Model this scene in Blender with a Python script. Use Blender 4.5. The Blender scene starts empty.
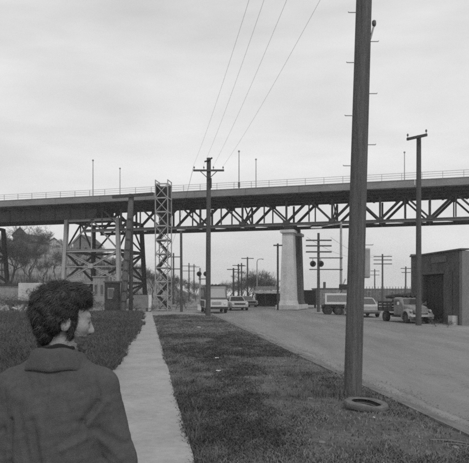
import bpy, bmesh, math, random
import numpy as np
from mathutils import Vector, Matrix, noise as mnoise

R = math.radians
random.seed(7)
rng = np.random.default_rng(7)
scene = bpy.context.scene
col = scene.collection

# ------------------------------------------------------------------ camera, sky, sun, exposure
CAM_Z, F, U0, V0 = 1.68, 620.0, 234.5, 294.0          # eye height, focal length / principal column / horizon row (photo pixels)
cam_d = bpy.data.cameras.new('camera')
cam_d.sensor_width = 36.0
cam_d.sensor_fit = 'HORIZONTAL'
cam_d.lens = 36.0 * F / 469.0
cam_d.shift_y = (V0 - 231.5) / 469.0
cam_d.clip_start = 0.05
cam_d.clip_end = 4000
cam = bpy.data.objects.new('camera', cam_d)
col.objects.link(cam)
cam.location = (0, 0, CAM_Z)
cam.rotation_euler = (R(90), 0, 0)
scene.camera = cam

SUN_EL, SUN_AZ = 46.0, 158.0                            # compass bearing of the sun, camera looks to 0
sun_dir = Vector((math.sin(R(SUN_AZ)) * math.cos(R(SUN_EL)), math.cos(R(SUN_AZ)) * math.cos(R(SUN_EL)), math.sin(R(SUN_EL))))

world = bpy.data.worlds.new('World')
scene.world = world
world.use_nodes = True
nt = world.node_tree
nt.nodes.clear()
wo = nt.nodes.new('ShaderNodeOutputWorld')
bg = nt.nodes.new('ShaderNodeBackground')
bg.inputs['Strength'].default_value = 0.1
sky = nt.nodes.new('ShaderNodeTexSky')
sky.sky_type = 'NISHITA'
sky.sun_disc = False
sky.sun_elevation = R(SUN_EL)
sky.sun_rotation = R(SUN_AZ)
sky.dust_density = 3.0
bw = nt.nodes.new('ShaderNodeRGBToBW')
nt.links.new(sky.outputs[0], bw.inputs[0])
tc = nt.nodes.new('ShaderNodeTexCoord')
mp = nt.nodes.new('ShaderNodeMapping')
mp.inputs['Scale'].default_value = (1.0, 1.0, 3.6)
nt.links.new(tc.outputs['Generated'], mp.inputs['Vector'])
n1 = nt.nodes.new('ShaderNodeTexNoise')
n1.inputs['Scale'].default_value = 2.3
n1.inputs['Detail'].default_value = 7
n1.inputs['Roughness'].default_value = 0.52
n1.inputs['Distortion'].default_value = 0.25
nt.links.new(mp.outputs[0], n1.inputs['Vector'])
cr = nt.nodes.new('ShaderNodeMapRange')
cr.inputs['From Min'].default_value = 0.28
cr.inputs['From Max'].default_value = 0.72
cr.inputs['To Min'].default_value = 6.5
cr.inputs['To Max'].default_value = 10.0
nt.links.new(n1.outputs[0], cr.inputs['Value'])
mx = nt.nodes.new('ShaderNodeMix')
mx.data_type = 'FLOAT'
mx.inputs['Factor'].default_value = 0.88                # thin overcast over a desaturated clear sky
nt.links.new(bw.outputs[0], mx.inputs[2])
nt.links.new(cr.outputs[0], mx.inputs[3])
nt.links.new(mx.outputs[0], bg.inputs['Color'])
nt.links.new(bg.outputs[0], wo.inputs['Surface'])

sun_d = bpy.data.lights.new('sun', 'SUN')
sun_d.energy = 1.2
sun_d.angle = R(11)
sun_d.color = (1.0, 1.0, 1.0)
sun = bpy.data.objects.new('sun', sun_d)
col.objects.link(sun)
sun.rotation_euler = sun_dir.to_track_quat('Z', 'Y').to_euler()
sun.location = (-10, -10, 30)

scene.view_settings.view_transform = 'Standard'
scene.view_settings.look = 'None'
scene.view_settings.exposure = 0.0
scene.view_settings.gamma = 1.0
scene.render.engine = 'CYCLES'
scene.cycles.max_bounces = 5
scene.cycles.diffuse_bounces = 3
scene.cycles.glossy_bounces = 2
scene.cycles.volume_bounces = 0
scene.cycles.filter_width = 2.2
scene.cycles.use_denoising = False                      # the remaining sampling noise is the film's grain
scene.cycles.use_adaptive_sampling = True
scene.cycles.adaptive_threshold = 0.035
scene.cycles.adaptive_min_samples = 24

# ------------------------------------------------------------------ helpers
def gx(u, D): return (u - U0) / F * D
def gz(v, D): return CAM_Z - (v - V0) / F * D

MATS = {}
def M(name, c, rough=0.8, var=0.25, scale=6.0, bump=0.0, bscale=40.0, stretch=(1, 1, 1), spec=0.25, streak=0.0, metal=0.0, attr=False):
    """grey procedural material: large + fine noise on the colour, optional rain streaks and bump"""
    if name in MATS: return MATS[name]
    m = bpy.data.materials.new(name)
    m.use_nodes = True
    t = m.node_tree
    b = t.nodes['Principled BSDF']
    b.inputs['Roughness'].default_value = rough
    b.inputs['Metallic'].default_value = metal
    b.inputs['Specular IOR Level'].default_value = spec
    tcn = t.nodes.new('ShaderNodeTexCoord')
    mpn = t.nodes.new('ShaderNodeMapping')
    mpn.inputs['Scale'].default_value = stretch
    t.links.new(tcn.outputs['Object'], mpn.inputs['Vector'])
    def nz(s, d=5, r=0.6):
        n = t.nodes.new('ShaderNodeTexNoise')
        n.inputs['Scale'].default_value = s
        n.inputs['Detail'].default_value = d
        n.inputs['Roughness'].default_value = r
        t.links.new(mpn.outputs[0], n.inputs['Vector'])
        return n.outputs[0]
    def rngnode(src, a, bb, lo=0.3, hi=0.7):
        r = t.nodes.new('ShaderNodeMapRange')
        r.inputs['From Min'].default_value = lo
        r.inputs['From Max'].default_value = hi
        r.inputs['To Min'].default_value = a
        r.inputs['To Max'].default_value = bb
        t.links.new(src, r.inputs['Value'])
        return r.outputs[0]
    def mul(a, bsock):
        n = t.nodes.new('ShaderNodeMath'); n.operation = 'MULTIPLY'
        t.links.new(a, n.inputs[0]); t.links.new(bsock, n.inputs[1])
        return n.outputs[0]
    big = rngnode(nz(scale), 1 - var, 1 + var)
    fine = rngnode(nz(scale * 9, 3), 1 - var * 0.6, 1 + var * 0.6)
    f = mul(big, fine)
    if streak:
        mp2 = t.nodes.new('ShaderNodeMapping')
        mp2.inputs['Scale'].default_value = (scale * 1.5, scale * 1.5, scale * 0.08)
        t.links.new(tcn.outputs['Object'], mp2.inputs['Vector'])
        n = t.nodes.new('ShaderNodeTexNoise')
        n.inputs['Scale'].default_value = 1.0
        n.inputs['Detail'].default_value = 4
        t.links.new(mp2.outputs[0], n.inputs['Vector'])
        f = mul(f, rngnode(n.outputs[0], 1 - streak, 1 + streak * 0.5))
    cst = t.nodes.new('ShaderNodeMath'); cst.operation = 'MULTIPLY'
    cst.inputs[1].default_value = c
    t.links.new(f, cst.inputs[0])
    out = cst.outputs[0]
    if attr:
        at = t.nodes.new('ShaderNodeAttribute'); at.attribute_name = 'tint'
        out = mul(out, at.outputs['Fac'])
    t.links.new(out, b.inputs['Base Color'])
    if bump:
        bp = t.nodes.new('ShaderNodeBump')
        bp.inputs['Strength'].default_value = bump
        bp.inputs['Distance'].default_value = 0.02
        t.links.new(nz(bscale, 6, 0.65), bp.inputs['Height'])
        t.links.new(bp.outputs[0], b.inputs['Normal'])
    MATS[name] = m
    return m

class MB:
    """collects geometry for ONE mesh"""
    def __init__(s): s.v = []; s.f = []
    def add(s, vs, fs):
        k = len(s.v); s.v += [tuple(p) for p in vs]; s.f += [tuple(i + k for i in q) for q in fs]; return s
    def box(s, c, d, rz=0.0, taper=1.0):
        x, y, z = d[0] / 2, d[1] / 2, d[2] / 2
        ca, sa = math.cos(rz), math.sin(rz)
        vs = []
        for dz, k in ((-z, 1.0), (z, taper)):
            for dx, dy in ((-x, -y), (x, -y), (x, y), (-x, y)):
                dx *= k; dy *= k
                vs.append((c[0] + dx * ca - dy * sa, c[1] + dx * sa + dy * ca, c[2] + dz))
        return s.add(vs, [(3, 2, 1, 0), (4, 5, 6, 7), (0, 1, 5, 4), (1, 2, 6, 5), (2, 3, 7, 6), (3, 0, 4, 7)])
    def tube(s, pts, rad, n=8, cap=True):
        pts = [Vector(p) for p in pts]
        if not hasattr(rad, '__len__'): rad = [rad] * len(pts)
        rings = []; k = len(s.v); prev = None
        for i, p in enumerate(pts):
            d = (pts[min(i + 1, len(pts) - 1)] - pts[max(i - 1, 0)])
            if d.length < 1e-9: d = Vector((0, 0, 1))
            d.normalize()
            a = prev if prev is not None else (Vector((1, 0, 0)) if abs(d.x) < 0.8 else Vector((0, 1, 0)))
            a = (a - d * a.dot(d)).normalized(); prev = a
            b = d.cross(a)
            for j in range(n):
                t = 2 * math.pi * j / n
                s.v.append(tuple(p + (a * math.cos(t) + b * math.sin(t)) * rad[i]))
        for i in range(len(pts) - 1):
            for j in range(n):
                j2 = (j + 1) % n
                s.f.append((k + i * n + j, k + i * n + j2, k + (i + 1) * n + j2, k + (i + 1) * n + j))
        if cap:
            s.f.append(tuple(k + j for j in reversed(range(n))))
            s.f.append(tuple(k + (len(pts) - 1) * n + j for j in range(n)))
        return s
    def lathe(s, prof, c=(0, 0, 0), axis='z', n=20, closed=False):
        k = len(s.v)
        for r, h in prof:
            for j in range(n):
                t = 2 * math.pi * j / n
                a, b = r * math.cos(t), r * math.sin(t)
                p = (a, b, h) if axis == 'z' else ((h, a, b) if axis == 'x' else (b, h, a))
                s.v.append((c[0] + p[0], c[1] + p[1], c[2] + p[2]))
        m = len(prof)
        for i in range(m if closed else m - 1):
            i2 = (i + 1) % m
            for j in range(n):
                j2 = (j + 1) % n
                s.f.append((k + i * n + j, k + i * n + j2, k + i2 * n + j2, k + i2 * n + j))
        if not closed:
            s.f.append(tuple(k + j for j in reversed(range(n))))
            s.f.append(tuple(k + (m - 1) * n + j for j in range(n)))
        return s
    def loft(s, rings, cap=True):
        k = len(s.v); n = len(rings[0])
        for r in rings: s.v += [tuple(p) for p in r]
        for i in range(len(rings) - 1):
            for j in range(n):
                j2 = (j + 1) % n
                s.f.append((k + i * n + j, k + i * n + j2, k + (i + 1) * n + j2, k + (i + 1) * n + j))
        if cap:
            s.f.append(tuple(k + j for j in reversed(range(n))))
            s.f.append(tuple(k + (len(rings) - 1) * n + j for j in range(n)))
        return s
    def build(s, name, mat, parent=None, smooth=False, bevel=0.0):
        me = bpy.data.meshes.new(name)
        me.from_pydata(s.v, [], s.f)
        if bevel or True:
            bm = bmesh.new(); bm.from_mesh(me)
            bmesh.ops.recalc_face_normals(bm, faces=bm.faces)
            if bevel:
                bmesh.ops.bevel(bm, geom=[e for e in bm.edges if e.calc_face_angle(0) > 0.5], offset=bevel, segments=2, affect='EDGES', profile=0.6)
            bm.to_mesh(me); bm.free()
        if smooth:
            me.polygons.foreach_set('use_smooth', [True] * len(me.polygons))
            me.set_sharp_from_angle(angle=R(40))
        me.materials.append(mat)
        o = bpy.data.objects.new(name, me)
        col.objects.link(o)
        if parent: o.parent = parent
        return o

def tag(o, label, cat, group=None):
    o['label'] = label; o['category'] = cat
    if group: o['group'] = group
    return o
def kind(o, k='structure', label=None, cat=None):
    o['kind'] = k
    if label: o['label'] = label
    if cat: o['category'] = cat
    return o
def thing(name, label, cat, loc=(0, 0, 0), rz=0.0, group=None):
    o = bpy.data.objects.new(name, None)
    o.empty_display_size = 0.3
    col.objects.link(o)
    o.location = loc; o.rotation_euler = (0, 0, rz)
    return tag(o, label, cat, group)

UNIT = {}
def unit_mesh(shape, mat):
    key = (shape, mat.name)
    if key in UNIT: return UNIT[key]
    me = bpy.data.meshes.new(shape)
    if shape == 'bar':
        mb = MB().box((0, 0, 0), (1, 1, 1))
    else:                                                # rolled I section, length along x
        pr = [(-.5, -.5), (.5, -.5), (.5, -.36), (.12, -.36), (.12, .36), (.5, .36), (.5, .5), (-.5, .5), (-.5, .36), (-.12, .36), (-.12, -.36), (-.5, -.36)]
        mb = MB().loft([[(x, a, b) for a, b in pr] for x in (-.5, .5)])
    me.from_pydata(mb.v, [], mb.f)
    bm = bmesh.new(); bm.from_mesh(me); bmesh.ops.recalc_face_normals(bm, faces=bm.faces); bm.to_mesh(me); bm.free()
    me.materials.append(mat)
    UNIT[key] = me
    return me
def beam(name, p0, p1, w, h, mat, parent, shape='bar', upv=(0, 0, 1)):
    """straight member between two local points; alike members share mesh data"""
    p0, p1 = Vector(p0), Vector(p1)
    d = p1 - p0; L = d.length; d.normalize()
    u_ = Vector(upv)
    if abs(d.dot(u_)) > 0.98: u_ = Vector((0, 1, 0))
    y = u_.cross(d).normalized(); z = d.cross(y)
    m3 = Matrix((d * L, y * w, z * h)).transposed()
    o = bpy.data.objects.new(name, unit_mesh(shape, mat))
    o.matrix_local = Matrix.Translation((p0 + p1) / 2) @ m3.to_4x4()
    col.objects.link(o)
    if parent: o.parent = parent
    return o

def mesh_np(name, V, Fq, mat, parent=None, tint=None, smooth=False):
    me = bpy.data.meshes.new(name)
    V = np.asarray(V, dtype=np.float32); Fq = np.asarray(Fq, dtype=np.int32)
    k = Fq.shape[1]
    me.vertices.add(len(V)); me.vertices.foreach_set('co', V.ravel())
    me.loops.add(Fq.size); me.loops.foreach_set('vertex_index', Fq.ravel())
    me.polygons.add(len(Fq)); me.polygons.foreach_set('loop_start', np.arange(0, Fq.size, k, dtype=np.int32))
    me.update(calc_edges=True); me.validate()
    if smooth: me.polygons.foreach_set('use_smooth', [True] * len(me.polygons))
    if tint is not None:
        a = me.attributes.new('tint', 'FLOAT', 'POINT'); a.data.foreach_set('value', np.asarray(tint, dtype=np.float32))
    me.materials.append(mat)
    o = bpy.data.objects.new(name, me); col.objects.link(o)
    if parent: o.parent = parent
    return o

def vnoise(x, y, seed=0):
    """smooth 2-D value noise for arrays"""
    g = np.random.default_rng(1000 + seed).random((257, 257))
    xi = np.floor(x).astype(int); yi = np.floor(y).astype(int)
    fx = x - xi; fy = y - yi
    fx = fx * fx * (3 - 2 * fx); fy = fy * fy * (3 - 2 * fy)
    a = g[xi % 256, yi % 256]; b = g[(xi + 1) % 256, yi % 256]; c = g[xi % 256, (yi + 1) % 256]; d = g[(xi + 1) % 256, (yi + 1) % 256]
    return (a * (1 - fx) + b * fx) * (1 - fy) + (c * (1 - fx) + d * fx) * fy
def fbm(x, y, seed=0):
    return (vnoise(x, y, seed) * .5 + vnoise(x * 2.1, y * 2.1, seed + 1) * .3 + vnoise(x * 4.3, y * 4.3, seed + 2) * .2)

# ------------------------------------------------------------------ materials
dirt = M('packed_dirt', .23, .95, .22, .35, .5, 9)
soil = M('verge_soil', .088, .95, .45, 1.3, .8, 22)
asphalt = M('worn_asphalt', .185, .9, .10, .5, .25, 60, stretch=(1.6, .22, 1))
concrete = M('path_concrete', .275, .9, .16, 1.1, .14, 60)
kerbm = M('kerb_concrete', .24, .9, .25, 2.5, .4, 30)
pierm = M('pier_concrete', .50, .88, .14, .7, .3, 14, streak=.22)
fascia = M('deck_concrete', .20, .85, .16, .8, .2, 12, streak=.2)
steel_d = M('dark_bridge_steel', .035, .75, .25, .8, .15, 20, streak=.2)  # dark tone also stands for shade on under-deck and rear bridge members
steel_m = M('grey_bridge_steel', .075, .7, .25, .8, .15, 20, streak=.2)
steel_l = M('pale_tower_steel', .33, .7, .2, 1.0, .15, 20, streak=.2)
rail = M('railing_steel', .38, .6, .15, 2)
timber = M('pole_timber', .115, .9, .34, 5, 1.0, 16, stretch=(5, 5, .22))
timber_far = M('weathered_timber', .075, .9, .25, 2, .2, 9, stretch=(4, 4, .3))
timber_d = M('tarred_timber', .05, .9, .25, 2, .2, 9, stretch=(4, 4, .3))
galv = M('galvanised_steel', .3, .5, .15, 6, metal=.3)
glass_ins = M('insulator_glass', .08, .2, .1, 9, spec=.6)
wire = M('wire', .10, .6, .05, 3)
rubber = M('tyre_rubber', .035, .85, .2, 8)
old_rubber = M('weathered_rubber', .125, .95, .28, 9, .5, 60)
chrome = M('chrome', .55, .25, .1, 4, metal=.8)
glassd = M('car_glass', .05, .08, .05, 3, spec=.8)
black = M('dark_metal', .03, .7, .2, 4)
brick = M('dark_brick', .085, .9, .3, 1.0, .4, 30, streak=.15)
render_l = M('grey_render', .19, .9, .12, .8, .2, 20, streak=.2)
paint_w = M('white_paint', .55, .4, .08, 2, spec=.5)
paint_l = M('light_car_paint', .36, .35, .18, 2, spec=.5)
paint_g = M('grey_car_paint', .2, .4, .1, 2, spec=.5)
paint_d = M('dark_car_paint', .05, .4, .12, 2, spec=.5)
truck_p = M('truck_paint', .2, .5, .3, 2, spec=.5)
wood_d = M('dark_wood', .06, .9, .25, 3, .3, 18, stretch=(1, 1, .3))
bark = M('bare_bark', .085, .95, .25, 3)
twig = M('bare_twigs', .075, .95, .25, 3)
shrubm = M('shrub_twigs', .11, .95, .35, 3)
hillm = M('hill_brush', .19, .95, .4, .09, .8, 1.5)
roofm = M('dark_roof', .09, .9, .2, 1)
house_d = M('grey_clapboard', .15, .9, .15, 1)  # hill house walls and roofs lightened in colour to stand for haze
house_l = M('pale_clapboard', .4, .9, .12, 1)
grassm = M('dry_grass', .13, .95, .12, 3, attr=True)
weedm = M('dark_grass', .072, .95, .12, 3, attr=True)
paperm = M('paper', .6, .8, .08, 9)
stonem = M('stone', .17, .9, .25, 6, .5, 30)

def worn_road(m):
    """cracks, tar-filled joints and oil stains on the asphalt"""
    t = m.node_tree; b = t.nodes['Principled BSDF']
    src = b.inputs['Base Color'].links[0].from_socket
    tcn = t.nodes.new('ShaderNodeTexCoord')
    wn = t.nodes.new('ShaderNodeTexNoise'); wn.inputs['Scale'].default_value = .9; wn.inputs['Detail'].default_value = 6
    t.links.new(tcn.outputs['Object'], wn.inputs['Vector'])
    ad = t.nodes.new('ShaderNodeMix'); ad.data_type = 'VECTOR'; ad.inputs['Factor'].default_value = .55
    t.links.new(tcn.outputs['Object'], ad.inputs[4]); 
    sc2 = t.nodes.new('ShaderNodeVectorMath'); sc2.operation = 'SCALE'; sc2.inputs['Scale'].default_value = 6.0
    t.links.new(wn.outputs['Color'], sc2.inputs[0]); 
    su = t.nodes.new('ShaderNodeVectorMath'); su.operation = 'ADD'
    t.links.new(tcn.outputs['Object'], su.inputs[0]); t.links.new(sc2.outputs[0], su.inputs[1])
    mpn = t.nodes.new('ShaderNodeMapping'); mpn.inputs['Scale'].default_value = (.32, .16, 1); mpn.inputs['Rotation'].default_value = (0, 0, .12)
    t.links.new(su.outputs[0], mpn.inputs['Vector'])
    vo = t.nodes.new('ShaderNodeTexVoronoi'); vo.feature = 'DISTANCE_TO_EDGE'; vo.inputs['Scale'].default_value = 1.0
    t.links.new(mpn.outputs[0], vo.inputs['Vector'])
    r1 = t.nodes.new('ShaderNodeMapRange'); r1.inputs['From Max'].default_value = .012; r1.inputs['To Min'].default_value = .62
    t.links.new(vo.outputs['Distance'], r1.inputs['Value'])
    st = t.nodes.new('ShaderNodeTexNoise'); st.inputs['Scale'].default_value = 1.0; st.inputs['Detail'].default_value = 4
    mp2 = t.nodes.new('ShaderNodeMapping'); mp2.inputs['Scale'].default_value = (.9, .09, 1); mp2.inputs['Rotation'].default_value = (0, 0, -.12)
    t.links.new(tcn.outputs['Object'], mp2.inputs['Vector']); t.links.new(mp2.outputs[0], st.inputs['Vector'])
    r2 = t.nodes.new('ShaderNodeMapRange'); r2.inputs['From Min'].default_value = .35; r2.inputs['From Max'].default_value = .65; r2.inputs['To Min'].default_value = .87; r2.inputs['To Max'].default_value = 1.12
    t.links.new(st.outputs[0], r2.inputs['Value'])
    m1 = t.nodes.new('ShaderNodeMath'); m1.operation = 'MULTIPLY'
    t.links.new(src, m1.inputs[0]); t.links.new(r1.outputs[0], m1.inputs[1])
    m2 = t.nodes.new('ShaderNodeMath'); m2.operation = 'MULTIPLY'
    t.links.new(m1.outputs[0], m2.inputs[0]); t.links.new(r2.outputs[0], m2.inputs[1])
    t.links.new(m2.outputs[0], b.inputs['Base Color'])
worn_road(asphalt)

# ------------------------------------------------------------------ ground
def sheet(name, pts, z, mat, nseg=1):
    mb = MB(); mb.add([(x, y, z) for x, y in pts], [tuple(range(len(pts)))])
    return kind(mb.build(name, mat))
g = MB()
g.add([(-450, -30, 0), (450, -30, 0), (450, 600, 0), (-450, 600, 0)], [(0, 1, 2, 3)])
kind(g.build('ground', dirt))

def kerb_x(D): return 2.75 - .1075 * (D - 7.36)
def pathR(D): return -.434 - .1415 * (D - 6.28)
PATH_W = 1.36
def over(D): return np.interp(D, [4, 10, 13.7, 17.7, 22.6, 29, 45], [0, .0, .04, .10, .24, .42, .42])
def pathL(D): return pathR(D) - PATH_W + over(D)
def farR(D): return 10.95 - .1315 * (D - 29.0)
# road: one sheet, cambered a little
ys = np.linspace(-8, 200, 105)
V = []; Fq = []
for i, y in enumerate(ys):
    a, b = kerb_x(y), farR(y)
    for j in range(9):
        t = j / 8
        V.append((a + (b - a) * t, y, .006 + .10 * (1 - (2 * t - 1) ** 2)))
for i in range(len(ys) - 1):
    for j in range(8):
        k = i * 9 + j; Fq.append((k, k + 1, k + 10, k + 9))
kind(mesh_np('road', V, Fq, asphalt, smooth=True))

# verge (soil under the strip of grass), path and field
def strip(name, fa, fb, y0, y1, n, m, mat, zf, rag=(0, 0)):
    V = []; Fq = []
    for i, y in enumerate(np.linspace(y0, y1, n)):
        a, b = fa(y), fb(y)
        for j in range(m):
            t = j / (m - 1)
            x = a + (b - a) * t
            V.append((x, y, zf(x, y, t)))
    for i in range(n - 1):
        for j in range(m - 1):
            k = i * m + j; Fq.append((k, k + 1, k + m + 1, k + m))
    return kind(mesh_np(name, V, Fq, mat, smooth=True))
def bumpz(x, y, t):
    return .065 + .05 * (float(fbm(np.array([x * 1.7 + 40]), np.array([y * 1.7 + 40]), 3)[0]) - .5) + .05 * math.sin(math.pi * t)
strip('grass_verge', lambda y: pathR(y) - .1, lambda y: kerb_x(y) - .12, 1.0, 46.5, 180, 16, soil, bumpz)
def field_z(x, y, t): return .05 + .06 * (float(fbm(np.array([x * .8 + 60]), np.array([y * .8 + 20]), 5)[0]) - .5)
strip('field', lambda y: -60.0, lambda y: float(pathL(y)) + .10, 1.0, 56, 60, 60, soil, field_z)
def path_z(x, y, t): return .085 - .012 * abs(2 * t - 1) ** 8
strip('path', lambda y: float(pathL(y)) + .03 * math.sin(y * 2.3) + .02 * math.sin(y * 7.1), lambda y: pathR(y) + .010 * math.sin(y * 1.1) + .004 * math.sin(y * 8.3), -4, 54, 160, 9, concrete, path_z)

# kerb stones, each a piece of its own
kr = thing('kerb', 'low worn concrete kerb between the grass strip and the road', 'kerb', (0, 0, 0))
yk = 2.0; L = 2.4
while yk < 47:
    a = (kerb_x(yk) - .06, yk + .012, .035 + random.uniform(-.008, .006)); b = (kerb_x(yk + L) - .06, yk + L - .012, .035 + random.uniform(-.008, .006))
    beam('kerb_stone', a, b, .17, .12, M('dirty_kerb', .16, .95, .4, 3.0, .6, 25), kr)
    yk += L
gut = strip('gutter', lambda y: kerb_x(y) + .02, lambda y: kerb_x(y) + .30 + .05 * math.sin(y * 1.3) + .03 * math.sin(y * 4.1), 1, 60, 90, 3, M('gutter_concrete', .195, .9, .22, 2.5, .4, 30, stretch=(1, .3, 1)), lambda x, y, t: .035 + .03 * t)

# ------------------------------------------------------------------ hill on the left, behind the bridge
def hill_h(x, y):
    u = U0 + F * x / y
    tgt = np.interp(u, [-400, -60, 20, 80, 140, 180, 215, 240], [19, 16, 13.5, 11.5, 7.5, 3.2, .8, 0.0])
    ram = np.clip((y - 66) / 84, 0, 1); ram = ram * ram * (3 - 2 * ram)
    left = np.clip((-x - 6) / 14, 0, 1)
    h = tgt * ram * left
    step = np.clip((y - 64) / 14, 0, 1) * 3.0 * np.clip((-x - 19) / 6, 0, 1)
    return np.maximum(h, step) + (fbm(x * .12 + 50, y * .12 + 50, 9) - .5) * 2.2 * ram * left - .05
gxs = np.linspace(-190, -2, 95); gys = np.linspace(60, 235, 88)
X, Y = np.meshgrid(gxs, gys)
H = hill_h(X, Y)
H[:, -1] = -.3; H[0, :] = -.3; H[-1, :] = -.3; H[:, 0] = np.minimum(H[:, 0], 18)
V = np.stack([X.ravel(), Y.ravel(), H.ravel()], 1)
idx = np.arange(X.size).reshape(X.shape)
Fq = np.stack([idx[:-1, :-1].ravel(), idx[:-1, 1:].ravel(), idx[1:, 1:].ravel(), idx[1:, :-1].ravel()], 1)
kind(mesh_np('hill', V, Fq, hillm, smooth=True))
def hz(x, y):
    return float(hill_h(np.array([x]), np.array([y]))[0]) if -189 < x < -3 and 61 < y < 234 else 0.0

# ------------------------------------------------------------------ the bridge (local x along the bridge, y away from the road side)
BO = (6.03, 65.0, 0.0); BA = -math.atan2(.287, .957)
bridge = thing('bridge', 'long high deck bridge, truss to the right, plate girder to the left', 'bridge', BO, BA)
W = 4.0
ZB, ZT = 9.0, 11.64                                       # centre lines of bottom and top chord
SL, SR, SG0 = -22.2, 37.8, -66.0
def s_of(u, yoff=0.0):
    k = (u - U0) / F
    return (k * 65 - 6.03) / (.957 + .287 * k)
pitch = 4.8
nb = [-.6 + pitch * n for n in range(-5, 9)]              # bottom nodes
ntp = [-3.0 + pitch * n for n in range(-4, 9)]            # top nodes
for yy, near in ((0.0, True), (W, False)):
    mt = steel_m if near else steel_d  # far truss takes the darker tone to stand for shade
    x0 = SL
    for i in range(len(ntp)):                             # chords, one piece per panel
        a = ntp[i] - pitch / 2; b = a + pitch
        beam('bottom_chord', (a, yy, ZB), (b - .02, yy, ZB), .36, .32, M('chord_lit_tone', .17, .7, .25, .8, .15, 20, streak=.2) if near else mt, bridge, 'ibeam')  # near chord colour lightened to stand for sky light on its top
        beam('top_chord', (a, yy, ZT), (b - .02, yy, ZT), .34, .24, steel_d, bridge, 'ibeam')  # top chords toned dark for the shade under the deck
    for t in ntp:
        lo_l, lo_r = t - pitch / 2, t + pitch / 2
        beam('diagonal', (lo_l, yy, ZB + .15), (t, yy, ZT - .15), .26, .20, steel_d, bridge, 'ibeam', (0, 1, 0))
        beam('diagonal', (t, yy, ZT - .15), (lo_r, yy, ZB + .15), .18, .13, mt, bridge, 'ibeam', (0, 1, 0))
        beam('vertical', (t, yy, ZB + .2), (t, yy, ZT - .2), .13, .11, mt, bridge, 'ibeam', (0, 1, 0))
        for k in (-1, 1):
            beam('gusset_plate', (t - .32, yy + k * .19, ZT - .24), (t + .32, yy + k * .19, ZT - .24), .03, .38, steel_d, bridge)
    for b in nb:
        if b < SL - .1 or b > SR + .1: continue
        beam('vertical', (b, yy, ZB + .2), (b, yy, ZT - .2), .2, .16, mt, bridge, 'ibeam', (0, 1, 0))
        for k in (-1, 1):
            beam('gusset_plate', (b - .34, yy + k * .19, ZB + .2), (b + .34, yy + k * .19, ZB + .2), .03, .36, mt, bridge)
# floor beams with brackets under the walkway, cross frames, bottom laterals
YN, YF = -2.3, W + 2.3
for i, s in enumerate(np.arange(SG0 + 2, SR + 4, pitch / 2)):
    s = float(s)
    beam('floor_beam', (s, YN + .25, 11.82), (s, YF - .25, 11.82), .25, .20, steel_d, bridge, 'ibeam')
    beam('bracket', (s, YN + .35, 11.72), (s, -.1, 11.6), .10, .10, steel_d, bridge)
for i, b in enumerate(nb):
    if b < SL or b > SR: continue
    beam('bottom_strut', (b, .2, ZB), (b, W - .2, ZB), .2, .22, steel_d, bridge, 'ibeam')
    if b + pitch <= SR + .1:
        c = b + pitch
        beam('lateral_brace', (b, .2, ZB + .05), (c, W - .2, ZB + .05), .14, .12, steel_d, bridge)
        beam('lateral_brace', (b, W - .2, ZB - .08), (c, .2, ZB - .08), .14, .12, steel_d, bridge)
    if i % 2: continue
    beam('sway_brace', (b, .2, ZB + .2), (b, W - .2, ZT - .2), .12, .12, steel_d, bridge)
    beam('sway_brace', (b + .06, W - .2, ZB + .2), (b + .06, .2, ZT - .2), .12, .12, steel_d, bridge)
for yy in (-1.4, .8, 1.6, 2.4, 3.2, W + 1.4):
    beam('stringer', (SG0, yy, 11.82), (SR + 6, yy, 11.82), .16, .18, steel_d, bridge, 'ibeam')
# plate girders of the approach
for yy in (0.0, W):
    s = SG0
    while s < SL - 1.0:
        e = min(s + 8.2, SL - .6)
        beam('plate_girder', (s, yy, 11.12), (e - .03, yy, 11.12), .10, 1.36, steel_m if yy == 0 else steel_d, bridge)  # far girder shaded by tone, like the far truss
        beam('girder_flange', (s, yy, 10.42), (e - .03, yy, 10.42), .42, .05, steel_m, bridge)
        q = s + .7
        while q < e:
            beam('stiffener', (q, yy - .11, 10.46), (q, yy - .11, 11.78), .05, .12, steel_m, bridge, 'bar', (0, 1, 0)); q += 2.05
        s = e
# deck, fascia and railing
beam('deck_slab', (SG0, (YN + YF) / 2, 12.02), (SR + 6, (YN + YF) / 2, 12.02), YF - YN - .3, .22, fascia, bridge)
s = SG0
while s < SR + 6:
    e = min(s + 5.6, SR + 6)
    for yy in (YN, YF):
        beam('fascia_panel', (s, yy, 12.22), (e - .03, yy, 12.22), .28, .66, fascia, bridge)
        beam('coping', (s, yy, 12.58), (e - .03, yy, 12.58), .36, .06, kerbm if yy == YN else fascia, bridge)
    s = e
for yy in (YN, YF):
    q = SG0 + .5
    while q < SR + 6:
        beam('railing_post', (q, yy, 12.61), (q, yy, 13.28), .045, .045, rail, bridge, 'bar', (0, 1, 0)); q += 1.87
    for zz in (12.86, 13.07, 13.28):
        beam('hand_rail', (SG0, yy, zz), (SR + 6, yy, zz), .035, .035, rail, bridge)

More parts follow.
